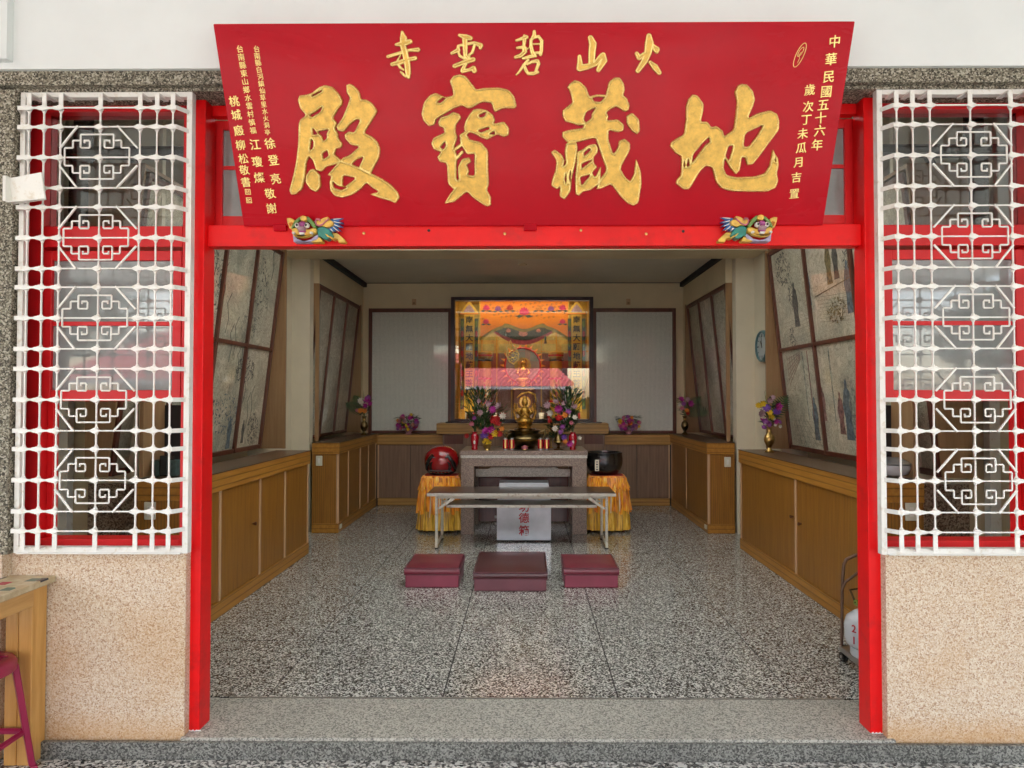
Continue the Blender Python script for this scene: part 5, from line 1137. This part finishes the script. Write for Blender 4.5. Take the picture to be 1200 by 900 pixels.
def altar_bouquet(x, label, seed, blooms, dx0):
    y = 4.33; t = thing('altar_vase', label, 'flower vase', (x,y,AZ), 'red porcelain vases of flowers on the altar')
    v = MB().lathe([(.034,0),(.036,.01),(.032,.03),(.045,.09),(.048,.14),(.038,.175),(.028,.185),(.033,.20),(.031,.20)],(x,y,AZ),22).build('vase','red_pot',t,smooth=True)
    MB().ell((x,y-.046,AZ+.085),(.012,.004,.022),8,5).build('white_crane','white_p',v,smooth=True)
    foliage(t,(x+dx0*.3,y,AZ+.19),0.18,.46,270,seed,up=1.2,l=.12,w_=.011)
    foliage(t,(x+dx0,y+.05,AZ+.12),.16,.36,200,seed+3,up=.5,l=.08,w_=.014)
    spikes(t,(x,y,AZ+.19),14,.60,seed,.26,'leaf')
    spikes(t,(x+dx0*.6,y,AZ+.19),9,.56,seed+7,.2,'f_mauve')
    for i,(c,dx,dz,r) in enumerate(blooms): flower(t,c,(x+dx,y-.09-.02*math.cos(dx*14),AZ+dz),r,i%2)
altar_bouquet(-.585,'red vase with tall flowers on the altar end by the wooden fish',21,[('magenta',.21,.45,.05),('crimson',.20,.34,.055),('crimson',.265,.345,.045),('crimson',.25,.29,.05),('white',.32,.38,.045),('magenta',.18,.23,.05),('magenta',.13,.21,.05),('yellow',.235,.185,.05),('purple',.11,.165,.05),('crimson',.19,.14,.04),('crimson',.28,.18,.045),('mauve',.28,.48,.05),('mauve',.07,.42,.04),('rose',-.03,.30,.035),('crimson',-.08,.16,.035),('mauve',.15,.52,.04),('violet',.0,.36,.03),('orange',.31,.23,.035),('mauve',.05,.55,.03)],.20)
altar_bouquet(.522,'red vase with tall flowers on the altar end by the black bowl',43,[('magenta',-.165,.46,.055),('crimson',-.16,.345,.05),('purple',-.10,.145,.04),('magenta',-.05,.08,.045),('violet',-.12,.26,.035),('violet',-.06,.42,.04),('white',-.20,.24,.04),('orange',-.08,.39,.045),('mauve',-.29,.50,.045),('white',-.25,.42,.045),('mauve',-.20,.54,.04),('rose',-.03,.30,.03),('orange',-.09,.10,.035),('mauve',.02,.48,.035),('violet',-.14,.20,.035),('white',.06,.13,.03),('crimson',-.26,.32,.03),('white',.01,.36,.035),('mauve',-.10,.52,.035)],-.18)
t = thing('gold_pot', 'small shiny gold pot of yellow flowers on the altar', 'pot', (-.44,4.24,AZ))
MB().lathe([(.03,0),(.032,.004),(.026,.015),(.042,.04),(.05,.065),(.047,.068)],(-.44,4.24,AZ),18).build('pot','brass',t,smooth=True)
foliage(t,(-.44,4.24,AZ+.06),.05,.05,40,9,l=.04)
for i in range(7): flower(t,'yellow',(-.44+.035*math.cos(i*2.4),4.205,AZ+.085+.03*math.sin(i*2.4)+.012*(i%3)),.022,i%2)
t = thing('brass_tripod', 'small pyramid shaped dark brass stand between candle jars and red vase', 'incense stand', (.36,4.3,AZ))
MB().lathe([(.055,0),(.06,.008),(.02,.02),(.012,.05),(.03,.07),(.06,.085),(.055,.10),(.035,.15),(.015,.20),(.004,.23)],(.36,4.3,AZ),20).build('stem','brass_dk',t,smooth=True)
MB().lathe([(.058,0),(.061,.005),(.058,.01)],(.36,4.3,AZ+.085),20).build('rim','brass',t,smooth=True)
t = thing('brass_pole', 'tall thin brass incense tube standing behind the red candle jars', 'incense tube', (.285,4.55,AZ))
MB().lathe([(.03,0),(.03,.01),(.010,.02),(.010,.22),(.016,.23),(.016,.40),(.02,.41),(.012,.43)],(.285,4.55,AZ),14).build('tube','brass',t,smooth=True)

# ================================================================== LIT SHRINE (vitrine in the back wall)
VX0,VX1,VZ0,VZ1 = -1.072,.947,1.166,2.93
t = thing('shrine_cabinet', 'large glass fronted shrine glowing amber in the back wall', 'shrine', (-.06,6.3,VZ0))
for a in ((VX0,VX0+.055,VZ0,VZ1),(VX1-.055,VX1,VZ0,VZ1)): MB().box(a[0],a[1],6.17,6.299,a[2],a[3]).build('frame_stile','frame_dk',t,bevel=.004)
for a in ((VZ0,VZ0+.03),(VZ1-.05,VZ1)): MB().box(VX0+.055,VX1-.055,6.172,6.299,a[0],a[1]).build('frame_rail','frame_dk',t,bevel=.004)
MB().box(VX0+.05,VX1-.05,6.205,6.211,VZ0+.025,VZ1-.045).build('glass_front','glass',t)
MB().box(-1.08,.96,7.25,7.27,1.1,3.0).build('back_panel','gold_bg',t)
MB().box(-1.08,-1.062,6.501,7.25,1.1,3.0).box(.943,.961,6.501,7.25,1.1,3.0).build('side_panel','gold_wall',t)
MB().box(-1.08,.96,6.501,7.25,2.98,3.0).build('top_panel','gold_wall',t); MB().box(-1.08,.96,6.501,7.25,1.1,1.165).build('shelf','gold_wall',t)
MB().box(-.98,.86,7.235,7.249,1.17,2.2).build('lower_back','wood_frame',t)
for i in range(8): MB().box(-.95+i*.235,-.93+i*.235,7.225,7.236,1.17,2.98).build('gilt_batten','gold_wall',t)
for x in (-.95,.84): MB().box(x-.05,x+.05,6.52,6.56,1.166,2.97).build('gilded_post','gold_wall',t,bevel=.004)
for loc, en, rx, wy in (((-.06,6.235,2.86),0.9,50,.05),((-.06,6.235,1.22),1.0,125,.05),((-.06,6.66,2.93),3.0,20,.10)):
    al = bpy.data.lights.new('shrine_lamp','AREA'); al.energy = en; al.size = 1.7; al.size_y = wy; al.shape = 'RECTANGLE'; al.color = (1,.82,.55)
    lo = bpy.data.objects.new('shrine_lamp', al); sc.collection.objects.link(lo); lo.parent = t; lo.location = Vector(loc)-worldoff(t); lo.rotation_euler = (R(rx),0,0)
# valance
def lotus(parent, x, y, z, r, col):
    g_ = MB()
    for k in range(-3,4):
        a = k*.42; d = (math.sin(a), math.cos(a)); l = r*(1-.07*abs(k))
        g_.prism([(x,z-.2*r),(x+d[0]*l*.55-d[1]*r*.20,z+d[1]*l*.55+d[0]*r*.20),(x+d[0]*l,z+d[1]*l),(x+d[0]*l*.55+d[1]*r*.20,z+d[1]*l*.55-d[0]*r*.20)], y-.004-.0012*(4-abs(k)), y)
    struct(g_.build('lotus', 'f_'+col, parent),'stuff')
    l_ = MB()
    for s in (-1,1): l_.prism([(x,z-.25*r),(x+s*r*.7,z-.15*r),(x+s*r*1.15,z-.35*r),(x+s*r*.6,z-.55*r)], y-.003, y)
    l_.build('lotus_leaf', 'teal_cloth', parent)
v = thing('altar_valance', 'orange embroidered valance of lotus flowers hung inside the shrine top', 'valance', (-.04,6.52,2.93))
x0, x1, zt = -.69, .625, 2.95
def scallop(q): return 2.56-.05*math.cos(q*math.pi*4)*0 - .17*abs(2*q-1)**3 + .05*math.cos((q-.5)*math.pi*4)*(-1 if abs(q-.5) < .25 else -.3)
edge = [(x0+(x1-x0)*i/32, scallop(i/32)) for i in range(33)]
def wavy(ob_pts, y, mat_, name, par, th=.006):
    MB().prism(ob_pts, y, y+th).build(name, mat_, par)
wavy([(x0,zt),(x1,zt)]+edge[::-1], 6.520, 'banner_o', 'cloth', v)
wavy([(a,b_+.004) for a,b_ in edge]+[(a,b_-.045) for a,b_ in edge[::-1]], 6.5235, 'gold_bg', 'fringe', v, .004)
wavy([(x0-.004,zt),(x0+.012,zt),(x0+.012,edge[0][1]),(x0-.004,edge[0][1])],6.514,'banner_y','side_hem',v); wavy([(x1-.012,zt),(x1+.004,zt),(x1+.004,edge[-1][1]),(x1-.012,edge[-1][1])],6.514,'banner_y','side_hem',v)
for x, z, r, c in ((-.59,2.80,.075,'cerise'),(-.42,2.79,.07,'violet'),(-.245,2.80,.075,'crimson'),(-.035,2.735,.11,'cerise'),(.18,2.80,.075,'orange'),(.36,2.79,.07,'violet'),(.53,2.80,.075,'cerise'),(-.595,2.60,.065,'cerise'),(.53,2.60,.065,'cerise')): lotus(v,x,6.518,z,r,c)
for i in range(60):
    x = x0+.05+(x1-x0-.1)*((i*.618)%1); z = 2.66+.24*((i*.37)%1)
    ov_ = [(x+.016*math.cos(a*1.1)*(1-.1*a), 6.516, z+.016*math.sin(a*1.1)*(1-.1*a)) for a in range(6)]
    MB().tube(ov_,.0028,4).build('scroll_embroidery','teal_cloth',v)
v2 = thing('cloud_valance', 'grey and mauve cloud shaped valance behind the orange one', 'valance', (-.05,6.72,2.6))
def arc(z0, d, w0): return [(-.05+w0*(i/12-1), z0-d*math.cos((i/12-1)*math.pi/2)) for i in range(25)]
wavy([(-.47,2.53),(.38,2.53)]+[(-.05+.44*(i/12-1), 2.47-.18*math.cos((i/12-1)*math.pi/2)) for i in range(25)][::-1],6.70,'f_rose','mauve_border',v2)
wavy([(-.46,2.55),(.37,2.55)]+[(-.05+.43*(i/12-1), 2.50-.14*math.cos((i/12-1)*math.pi/2)) for i in range(25)][::-1],6.69,'teal_cloth','cloth',v2)
for x,z,r in ((-.27,2.485,.055),(-.05,2.435,.10),(.18,2.485,.055)): lotus(v2,x,6.688,z,r,'peach')
# hanging side banners with writing
for x, lb, sg in ((-.84,'amber banner of black writing hanging at the fish side of the shrine',-1),(.735,'amber banner of black writing hanging at the bowl side of the shrine',1)):
    b_ = thing('hanging_banner', lb, 'banner', (x,6.50,2.9), 'hanging inscription banners in the shrine')
    MB().box(x-.075,x+.075,6.500,6.505,1.30,2.72).build('cloth','banner_y',b_)
    for s in (-1,1):
        MB().box(x+s*.078,x+s*.128,6.503,6.508,1.33,2.66).build('teal_border','teal_cloth',b_)
        for i in range(9): MB().ell((x+s*.103,6.501,1.42+i*.145),(.02,.004,.05),8,5).build('border_flower','f_crimson' if i%2 else 'leaf2',b_)
    MB().prism([(x-.135,2.74),(x+.135,2.74),(x+.07,2.84),(x,2.93),(x-.07,2.84)],6.492,6.50).build('canopy','banner_y',b_)
    MB().prism([(x-.085,2.755),(x+.085,2.755),(x+.04,2.83),(x,2.87),(x-.04,2.83)],6.487,6.491).build('canopy_panel','f_mauve',b_)
    MB().box(x-.135,x+.135,6.489,6.4995,2.725,2.738).build('canopy_hem','banner_o',b_)
    for i, ch in enumerate('南無大願地藏王菩薩'):
        src = glyph(ch,.022,.012); me = src.copy(); me.materials.clear(); me.materials.append(M['black_ink'])
        o = bpy.data.objects.new('character', me); sc.collection.objects.link(o); o.parent = b_; o.rotation_euler = (R(90),0,0); o.scale = (.112,)*3; o.location = Vector((x,6.4985,2.645-.133*i))-worldoff(b_)
# halo, inner statue, gilded columns
h = thing('flame_halo', 'round halo ringed with small flames behind the shrine figure', 'halo', (-.06,7.1,1.98)); hc = (-.06,2.0); hr = .275
MB().lathe([(hr,-.006),(hr,.006)],(0,0,0),40).xf(lambda a,b,c:(hc[0]+a,7.10+c,hc[1]+b)).build('disc','far_wall',h)
MB().tube([(hc[0]+hr*math.cos(a*.157),7.09,hc[1]+hr*math.sin(a*.157)) for a in range(40)],.014,6,closed=True).build('rim','f_crimson',h,smooth=True)
MB().lathe([(.13,-.003),(.13,.003)],(0,0,0),30).xf(lambda a,b,c:(hc[0]+a,7.08+c,hc[1]+b)).build('inner_disc','gold_bg',h)
for i in range(22):
    a = 2*math.pi*i/22; c_, s_ = math.cos(a), math.sin(a)
    MB().add([(hc[0]+c_*(hr+.02)-s_*.022,7.088,hc[1]+s_*(hr+.02)+c_*.022),(hc[0]+c_*(hr+.02)+s_*.022,7.088,hc[1]+s_*(hr+.02)-c_*.022),(hc[0]+c_*(hr+.085)+s_*.01,7.088,hc[1]+s_*(hr+.085)-c_*.01),(hc[0]+c_*hr,7.10,hc[1]+s_*hr)],[(0,1,2),(0,2,3),(1,3,2),(0,3,1)]).build('flame','f_orange',h)
statue(-.05,6.95,1.66,.50,'small golden figure seated in front of the round halo inside the shrine','shrine_figure',False)
MB_ = MB().box(-.2,.1,6.85,7.05,1.166,1.655)
pd = thing('figure_pedestal', 'dark carved pedestal under the small golden shrine figure', 'pedestal', (-.05,6.95,1.166)); MB_.build('block','wood_frame',pd,bevel=.02); MB().box(-.22,.12,6.83,7.07,1.62,1.65).build('rim','statue_gold',pd,bevel=.008)
for x, lb in ((-.635,'fish side'),(.45,'bowl side')):
    c = thing('gilded_lantern', 'tall round gilded lantern column at the %s of the shrine' % lb, 'lantern', (x,6.9,1.166), 'gilded lantern columns in the shrine')
    MB().lathe([(.11,0),(.11,.05),(.095,.06),(.095,.94),(.115,.96),(.115,1.02),(.10,1.03)],(x,6.9,1.166),24).build('column','gold_wall',c,smooth=True)
    for z in (.28,.62,.90,.975): MB().lathe([(.118,-.012),(.121,0),(.118,.012)],(x,6.9,1.166+z),24).build('band','red_pot' if z != .90 else 'black',c,smooth=True)
    for k in range(5): MB().box(x-.016,x+.016,6.797,6.802,1.30+.11*k,1.37+.11*k).build('gilt_plaque','red_pot',c)
g_ = thing('leaf_ornament', 'golden pierced leaf shaped ornament hanging inside the shrine glass', 'ornament', (-.21,6.45,2.15))
P2 = [(-.235,2.33),(-.28,2.24),(-.29,2.12),(-.25,2.03),(-.19,1.99),(-.13,2.05),(-.115,2.14),(-.15,2.20),(-.19,2.24)]
MB().tube([(a,6.45,b_) for a,b_ in P2],.011,6,closed=True).build('rim','bright_gold',g_,smooth=True)
for k in range(7):
    cx, cz = -.20+.05*math.cos(k*.9), 2.11+.055*math.sin(k*.9)
    MB().tube([(cx+.026*math.cos(a*.8)*(1-.08*a),6.45,cz+.030*math.sin(a*.8)*(1-.08*a)) for a in range(8)],.008,5).build('scroll','bright_gold',g_,smooth=True)
MB().tube([(-.235,6.45,2.33),(-.23,6.45,2.96)],.001,4).build('thread','black',g_)
for x, z in ((.28,2.30),(.53,2.58),(-.32,2.42)):
    p = thing('hanging_tag', {.28:'green tassel hanging highest over the bowl-side lantern',.53:'green tassel hanging by the valance corner',-.32:'green tassel hanging above the golden leaf ornament'}[x], 'tassel', (x,6.6,z)); MB().lathe([(.004,.12),(.02,.09),(.014,.05),(.022,0)],(x,6.6,z),10).build('tassel','teal_cloth',p,smooth=True); MB().tube([(x,6.6,z+.12),(x,6.6,2.97)],.001,4).build('cord','black',p)
# offering rows on the shrine floor
for i, x in enumerate((-.93,-.80,-.48,-.35,.22,.34,.66,.80)):
    p = thing('offering_cup', 'small %s cup, number %d along the shrine floor from the fish side' % (('red','white')[i%2], i+1), 'cup', (x,6.62,1.166), 'offering cups on the shrine floor')
    p['label'] = ['white cup in the shrine corner nearest the fish-side frame','red cup below the fish-side banner','white cup before the fish-side lantern','red cup between lantern and pedestal, fish side','white cup beside the pedestal, bowl side','red cup before the bowl-side lantern','white cup below the bowl-side banner','red cup in the shrine corner nearest the bowl-side frame'][i]
    MB().lathe([(.02,0),(.032,.01),(.04,.09),(.042,.11),(.036,.108),(.03,.02),(.001,.015)],(x,6.62,1.166),16).build('cup','white_p' if i%2==0 else 'red_pot',p,smooth=True)
    MB().lathe([(.034,0),(.001,.012)],(x,6.62,1.166+.098),14).build('fill','f_yellow',p)

# ================================================================== CLOCK, GAS CYLINDER, PORCH FURNITURE
t = thing('wall_clock', 'round teal rimmed wall clock on the pale pier by the right pictures', 'clock', (2.53,3.9,2.04))
cc = (2.53,3.88,2.045)
cx_ = lambda m: m.xf(lambda a,b,c:(cc[0]-c, cc[1]+a, cc[2]+b))
cx_(MB().lathe([(.165,.001),(.17,.02),(.168,.045),(.155,.055),(.145,.05),(.145,.001)],(0,0,0),40)).build('rim','teal',t,smooth=True)
cx_(MB().lathe([(.146,.028),(.146,.034)],(0,0,0),40)).build('dial','clockface',t)
for k in range(12):
    a = 2*math.pi*k/12; r0, r1 = (.112,.135); wdt = .007 if k%3 == 0 else .004
    m = MB(); m.box(-wdt,wdt,r0 if k%3 else .10,r1,.0345,.0365); cx_(m.xf(lambda x,y,z:(x*math.cos(a)+y*math.sin(a), -x*math.sin(a)+y*math.cos(a), z))).build('hour_mark','black_ink',t)
for a, l, wd in ((math.pi*2*10.8/12,.075,.006),(math.pi*2*.98,.115,.004)):
    cx_(MB().box(-wd,wd,-.02,l,.037,.039).xf(lambda x,y,z:(-(x*math.cos(a)+y*math.sin(a)), -x*math.sin(a)+y*math.cos(a), z))).build('hand','black',t)
t = thing('gas_cart', 'small wheeled cart of bent brown tube by the right-hand post', 'cart', (1.93,.6,0))
MB().box(1.785,2.06,.44,.755,.055,.085).build('platform','steel',t,bevel=.004)
for x,y in ((1.805,.735),(1.805,.47),(2.04,.735),(2.04,.47)):
    w_ = MB().tube([(x-.014,y,.026),(x+.014,y,.026)],.026,14).build('wheel','black',t,smooth=True); MB().tube([(x-.018,y,.026),(x+.018,y,.026)],.008,8).build('hub','steel',w_); MB().tube([(x,y,.03),(x,y,.056)],.008,6).build('axle','steel',t)
MB().tube([(1.80,.745,.086),(1.803,.745,.32),(1.806,.745,.44),(1.815,.745,.545),(1.83,.745,.575),(1.95,.745,.625),(2.02,.745,.60),(2.05,.745,.40),(2.05,.745,.086)],.0085,8).build('handle','rusty',t,smooth=True)
MB().tube([(1.803,.742,.34),(1.797,.735,.40),(1.815,.73,.45),(1.89,.72,.51),(2.0,.72,.55)],.0075,8).build('handle_brace','rusty',t,smooth=True)
t = thing('gas_cylinder', 'grey white gas cylinder with red digits standing on the cart', 'gas cylinder', (1.872,.60,.0865))
c0 = (1.872,.60,.0855)
MB().lathe([(.085,0),(.088,.008),(.088,.045),(.075,.047),(.105,.06),(.115,.09),(.116,.17),(.105,.205),(.07,.235),(.035,.25),(.03,.252)],c0,32).build('tank','gas_white',t,smooth=True)
vl = MB().lathe([(.022,0),(.022,.02),(.014,.025),(.014,.06),(.024,.062),(.024,.08),(.01,.082)],(c0[0],c0[1],c0[2]+.252),14).build('valve','steel',t,smooth=True)
MB().tube([(c0[0]-.075,c0[1]-.02,c0[2]+.295),(c0[0],c0[1],c0[2]+.29)],.016,8).build('valve_outlet','leaf2',t,smooth=True)
MB().lathe([(.035,0),(.038,.006),(.035,.012)],(c0[0],c0[1],c0[2]+.335),14).build('valve_wheel','green_p',t,smooth=True)
MB().tube([(c0[0]-.075,c0[1]-.02,c0[2]+.295),(c0[0]-.02,.75,.40),(1.98,.80,.40),(2.09,.9,.42)],.005,6).build('hose','black',t,smooth=True)
for j, row in enumerate(('2134','1134')):
    for i, ch in enumerate(row):
        a = R(-152+i*20); src = glyph(ch,.02,.01); me = src.copy(); me.materials.clear(); me.materials.append(M['red_ink'])
        o = bpy.data.objects.new('digit', me); sc.collection.objects.link(o); o.parent = t; o.scale = (.055,)*3
        o.rotation_euler = (R(90),0,a+R(90)); o.location = Vector((c0[0]+.1165*math.cos(a),c0[1]+.1165*math.sin(a),c0[2]+.165-.062*j))-worldoff(t)

t = thing('porch_table', 'varnished pine table with mosaic patterned top against the porch wall', 'table', (-2.6,-.6,FLOOR_OUT))
MB().box(-3.3,-2.098,-1.15,-.104,.680,.709).build('table_top','tabletop',t,bevel=.004)
MB().box(-3.3,-2.25,-.145,-.120,.60,.6795).build('apron','pine',t,bevel=.003); MB().box(-2.150,-2.127,-1.05,-.196,.600,.6795).build('apron','pinex',t,bevel=.004)
for x,y in ((-2.215,-.150),(-3.2,-.150),(-3.2,-1.08)):
    MB().box(x-.035,x+.02,y-.045,y+.042,FLOOR_OUT,.6795).build('leg','pine',t,bevel=.005); MB().box(x+.022,x+.082,y-.045,y+.042,FLOOR_OUT,.6795).build('leg','pine',t,bevel=.005)
t = thing('plastic_stool', 'magenta moulded plastic stool standing in front of the pine table', 'stool', (-2.262,-.35,FLOOR_OUT))
sx, sy, sz = -2.262, -.35, .413
MB().lathe([(.135,-.05),(.148,-.045),(.15,-.015),(.14,0),(.11,.004),(.001,.002)],(sx,sy,sz),36).build('seat','plastic',t,smooth=True)
for k in range(6): MB().box(sx-.09,sx+.09,sy-.075+k*.028,sy-.063+k*.028,sz+.003,sz+.0085).build('seat_rib','plastic',t,bevel=.002)
for k in range(4):
    a = R(45+90*k); ca, sa = math.cos(a), math.sin(a); r0, r1 = .135, .205
    m = MB(); pts = []
    def cs(r, z, w_): return [(sx+ca*(r-.012)-sa*w_, sy+sa*(r-.012)+ca*w_, z),(sx+ca*(r-.012)+sa*w_, sy+sa*(r-.012)-ca*w_, z),(sx+ca*(r+.012)+sa*w_, sy+sa*(r+.012)-ca*w_, z),(sx+ca*(r+.012)-sa*w_, sy+sa*(r+.012)+ca*w_, z)]
    m.hexa(cs(r1,FLOOR_OUT+.012,.020), cs(r0+.004,sz-.03,.034)).build('leg','plastic',t,bevel=.006)
    MB().hexa(cs(r1+.008,FLOOR_OUT,.026), cs(r1+.003,FLOOR_OUT+.014,.024)).build('foot','plastic',t,bevel=.004)
    a2 = R(45+90*(k+1)); z = .08; rr = .178
    MB().tube([(sx+rr*ca,sy+rr*sa,z),(sx+rr*math.cos(a2),sy+rr*math.sin(a2),z)],.013,6).build('stretcher','plastic',t,smooth=True)

# ================================================================== ACROSS THE YARD (seen in the reflections)
t = thing('canopy_shed', 'rose corrugated canopy on posts across the yard, mirrored in the shrine glass', 'shed', (-6,-17,-.12))
m = MB(); n = 420
for j in range(2): pass
V = []; F = []
for i in range(n+1):
    x = -14+16.2*i/n; dz = .022*math.sin(i*math.pi/3)
    q = max(0,(x+.8)/3.0)*.93; V += [(x,-15.5,2.05+dz),(x+1.6*(1-q),-19.5+4*q,3.9-1.85*q+dz)]
for i in range(n): F.append((2*i,2*i+1,2*i+3,2*i+2))
m.add(V,F).build('canopy_sheet','pink_roof',t)
for x in (-13.5,-9.7,-5.8,-1.9,1.9): MB().box(x-.06,x+.06,-15.9,-15.78,-.12,2.12).build('post','white_iron',t)
MB().box(-14,2.2,-15.45,-15.40,1.90,2.03).build('fascia','white_iron',t)
MB().box(-14,2.2,-19.6,-19.4,-.12,3.8).build('rear_wall','far_wall',t)
for i in range(5): MB().box(-13+i*3,-11.5+i*3,-19.38,-19.3,-.12,2.0).build('shutter','dark',t)
hd = thing('added_hedge', 'low clipped greenery added to hide bright paving from the shrine glass', 'added_hedge', (6,-17,-.12)); rnd = random.Random(4); m = MB()  # added greenery keeps sunlit paving out of the shrine glass reflection
for k in range(3000):
    c_ = Vector((rnd.uniform(1.9,11), rnd.uniform(-17.6,-16.8), rnd.uniform(-.1,1.55))); d = Vector((rnd.uniform(-1,1),rnd.uniform(-1,1),rnd.uniform(-1,1)))*.12; e = Vector((rnd.uniform(-1,1),rnd.uniform(-1,1),rnd.uniform(-1,1)))*.12
    m.quad(c_, c_+d, c_+d+e, c_+e)
struct(m.build('leaves','foliage',hd),'stuff'); MB().box(2.0,11,-17.45,-16.95,-.12,1.40).build('inner_mass','foliage',hd)
for i, (x,y,hh) in enumerate(((6,-19,5.5),(10.5,-23,6.5),(-18,-22,7),(15,-17,5))):
    tr_ = thing('tree', ['round leafy tree just beyond the canopy end','taller tree behind the round one across the yard','tall tree at the far end of the canopy','young tree alone at the yard edge'][i], 'tree', (x,y,-.12), 'trees across the yard')
    MB().tube([(x,y,-.15),(x+.1,y,hh*.3),(x-.1,y+.1,hh*.6)],[.2,.15,.07],8).build('trunk','bark',tr_,smooth=True)
    rnd = random.Random(i); m = MB()
    for k in range(1500):
        a, b_ = rnd.uniform(0,6.28), rnd.uniform(-1,1); r = hh*.36*(.55+.45*rnd.random())*(1+.2*math.sin(3*a+i))
        c_ = Vector((x+r*math.cos(a)*math.sqrt(1-b_*b_), y+r*math.sin(a)*math.sqrt(1-b_*b_), hh*.72+r*b_*.8)); d = Vector((rnd.uniform(-1,1),rnd.uniform(-1,1),rnd.uniform(-1,1))); e = Vector((rnd.uniform(-1,1),rnd.uniform(-1,1),rnd.uniform(-1,1)))
        m.quad(c_, c_+d*.3, c_+d*.3+e*.3, c_+e*.3)
    struct(m.build('crown','foliage',tr_),'stuff')
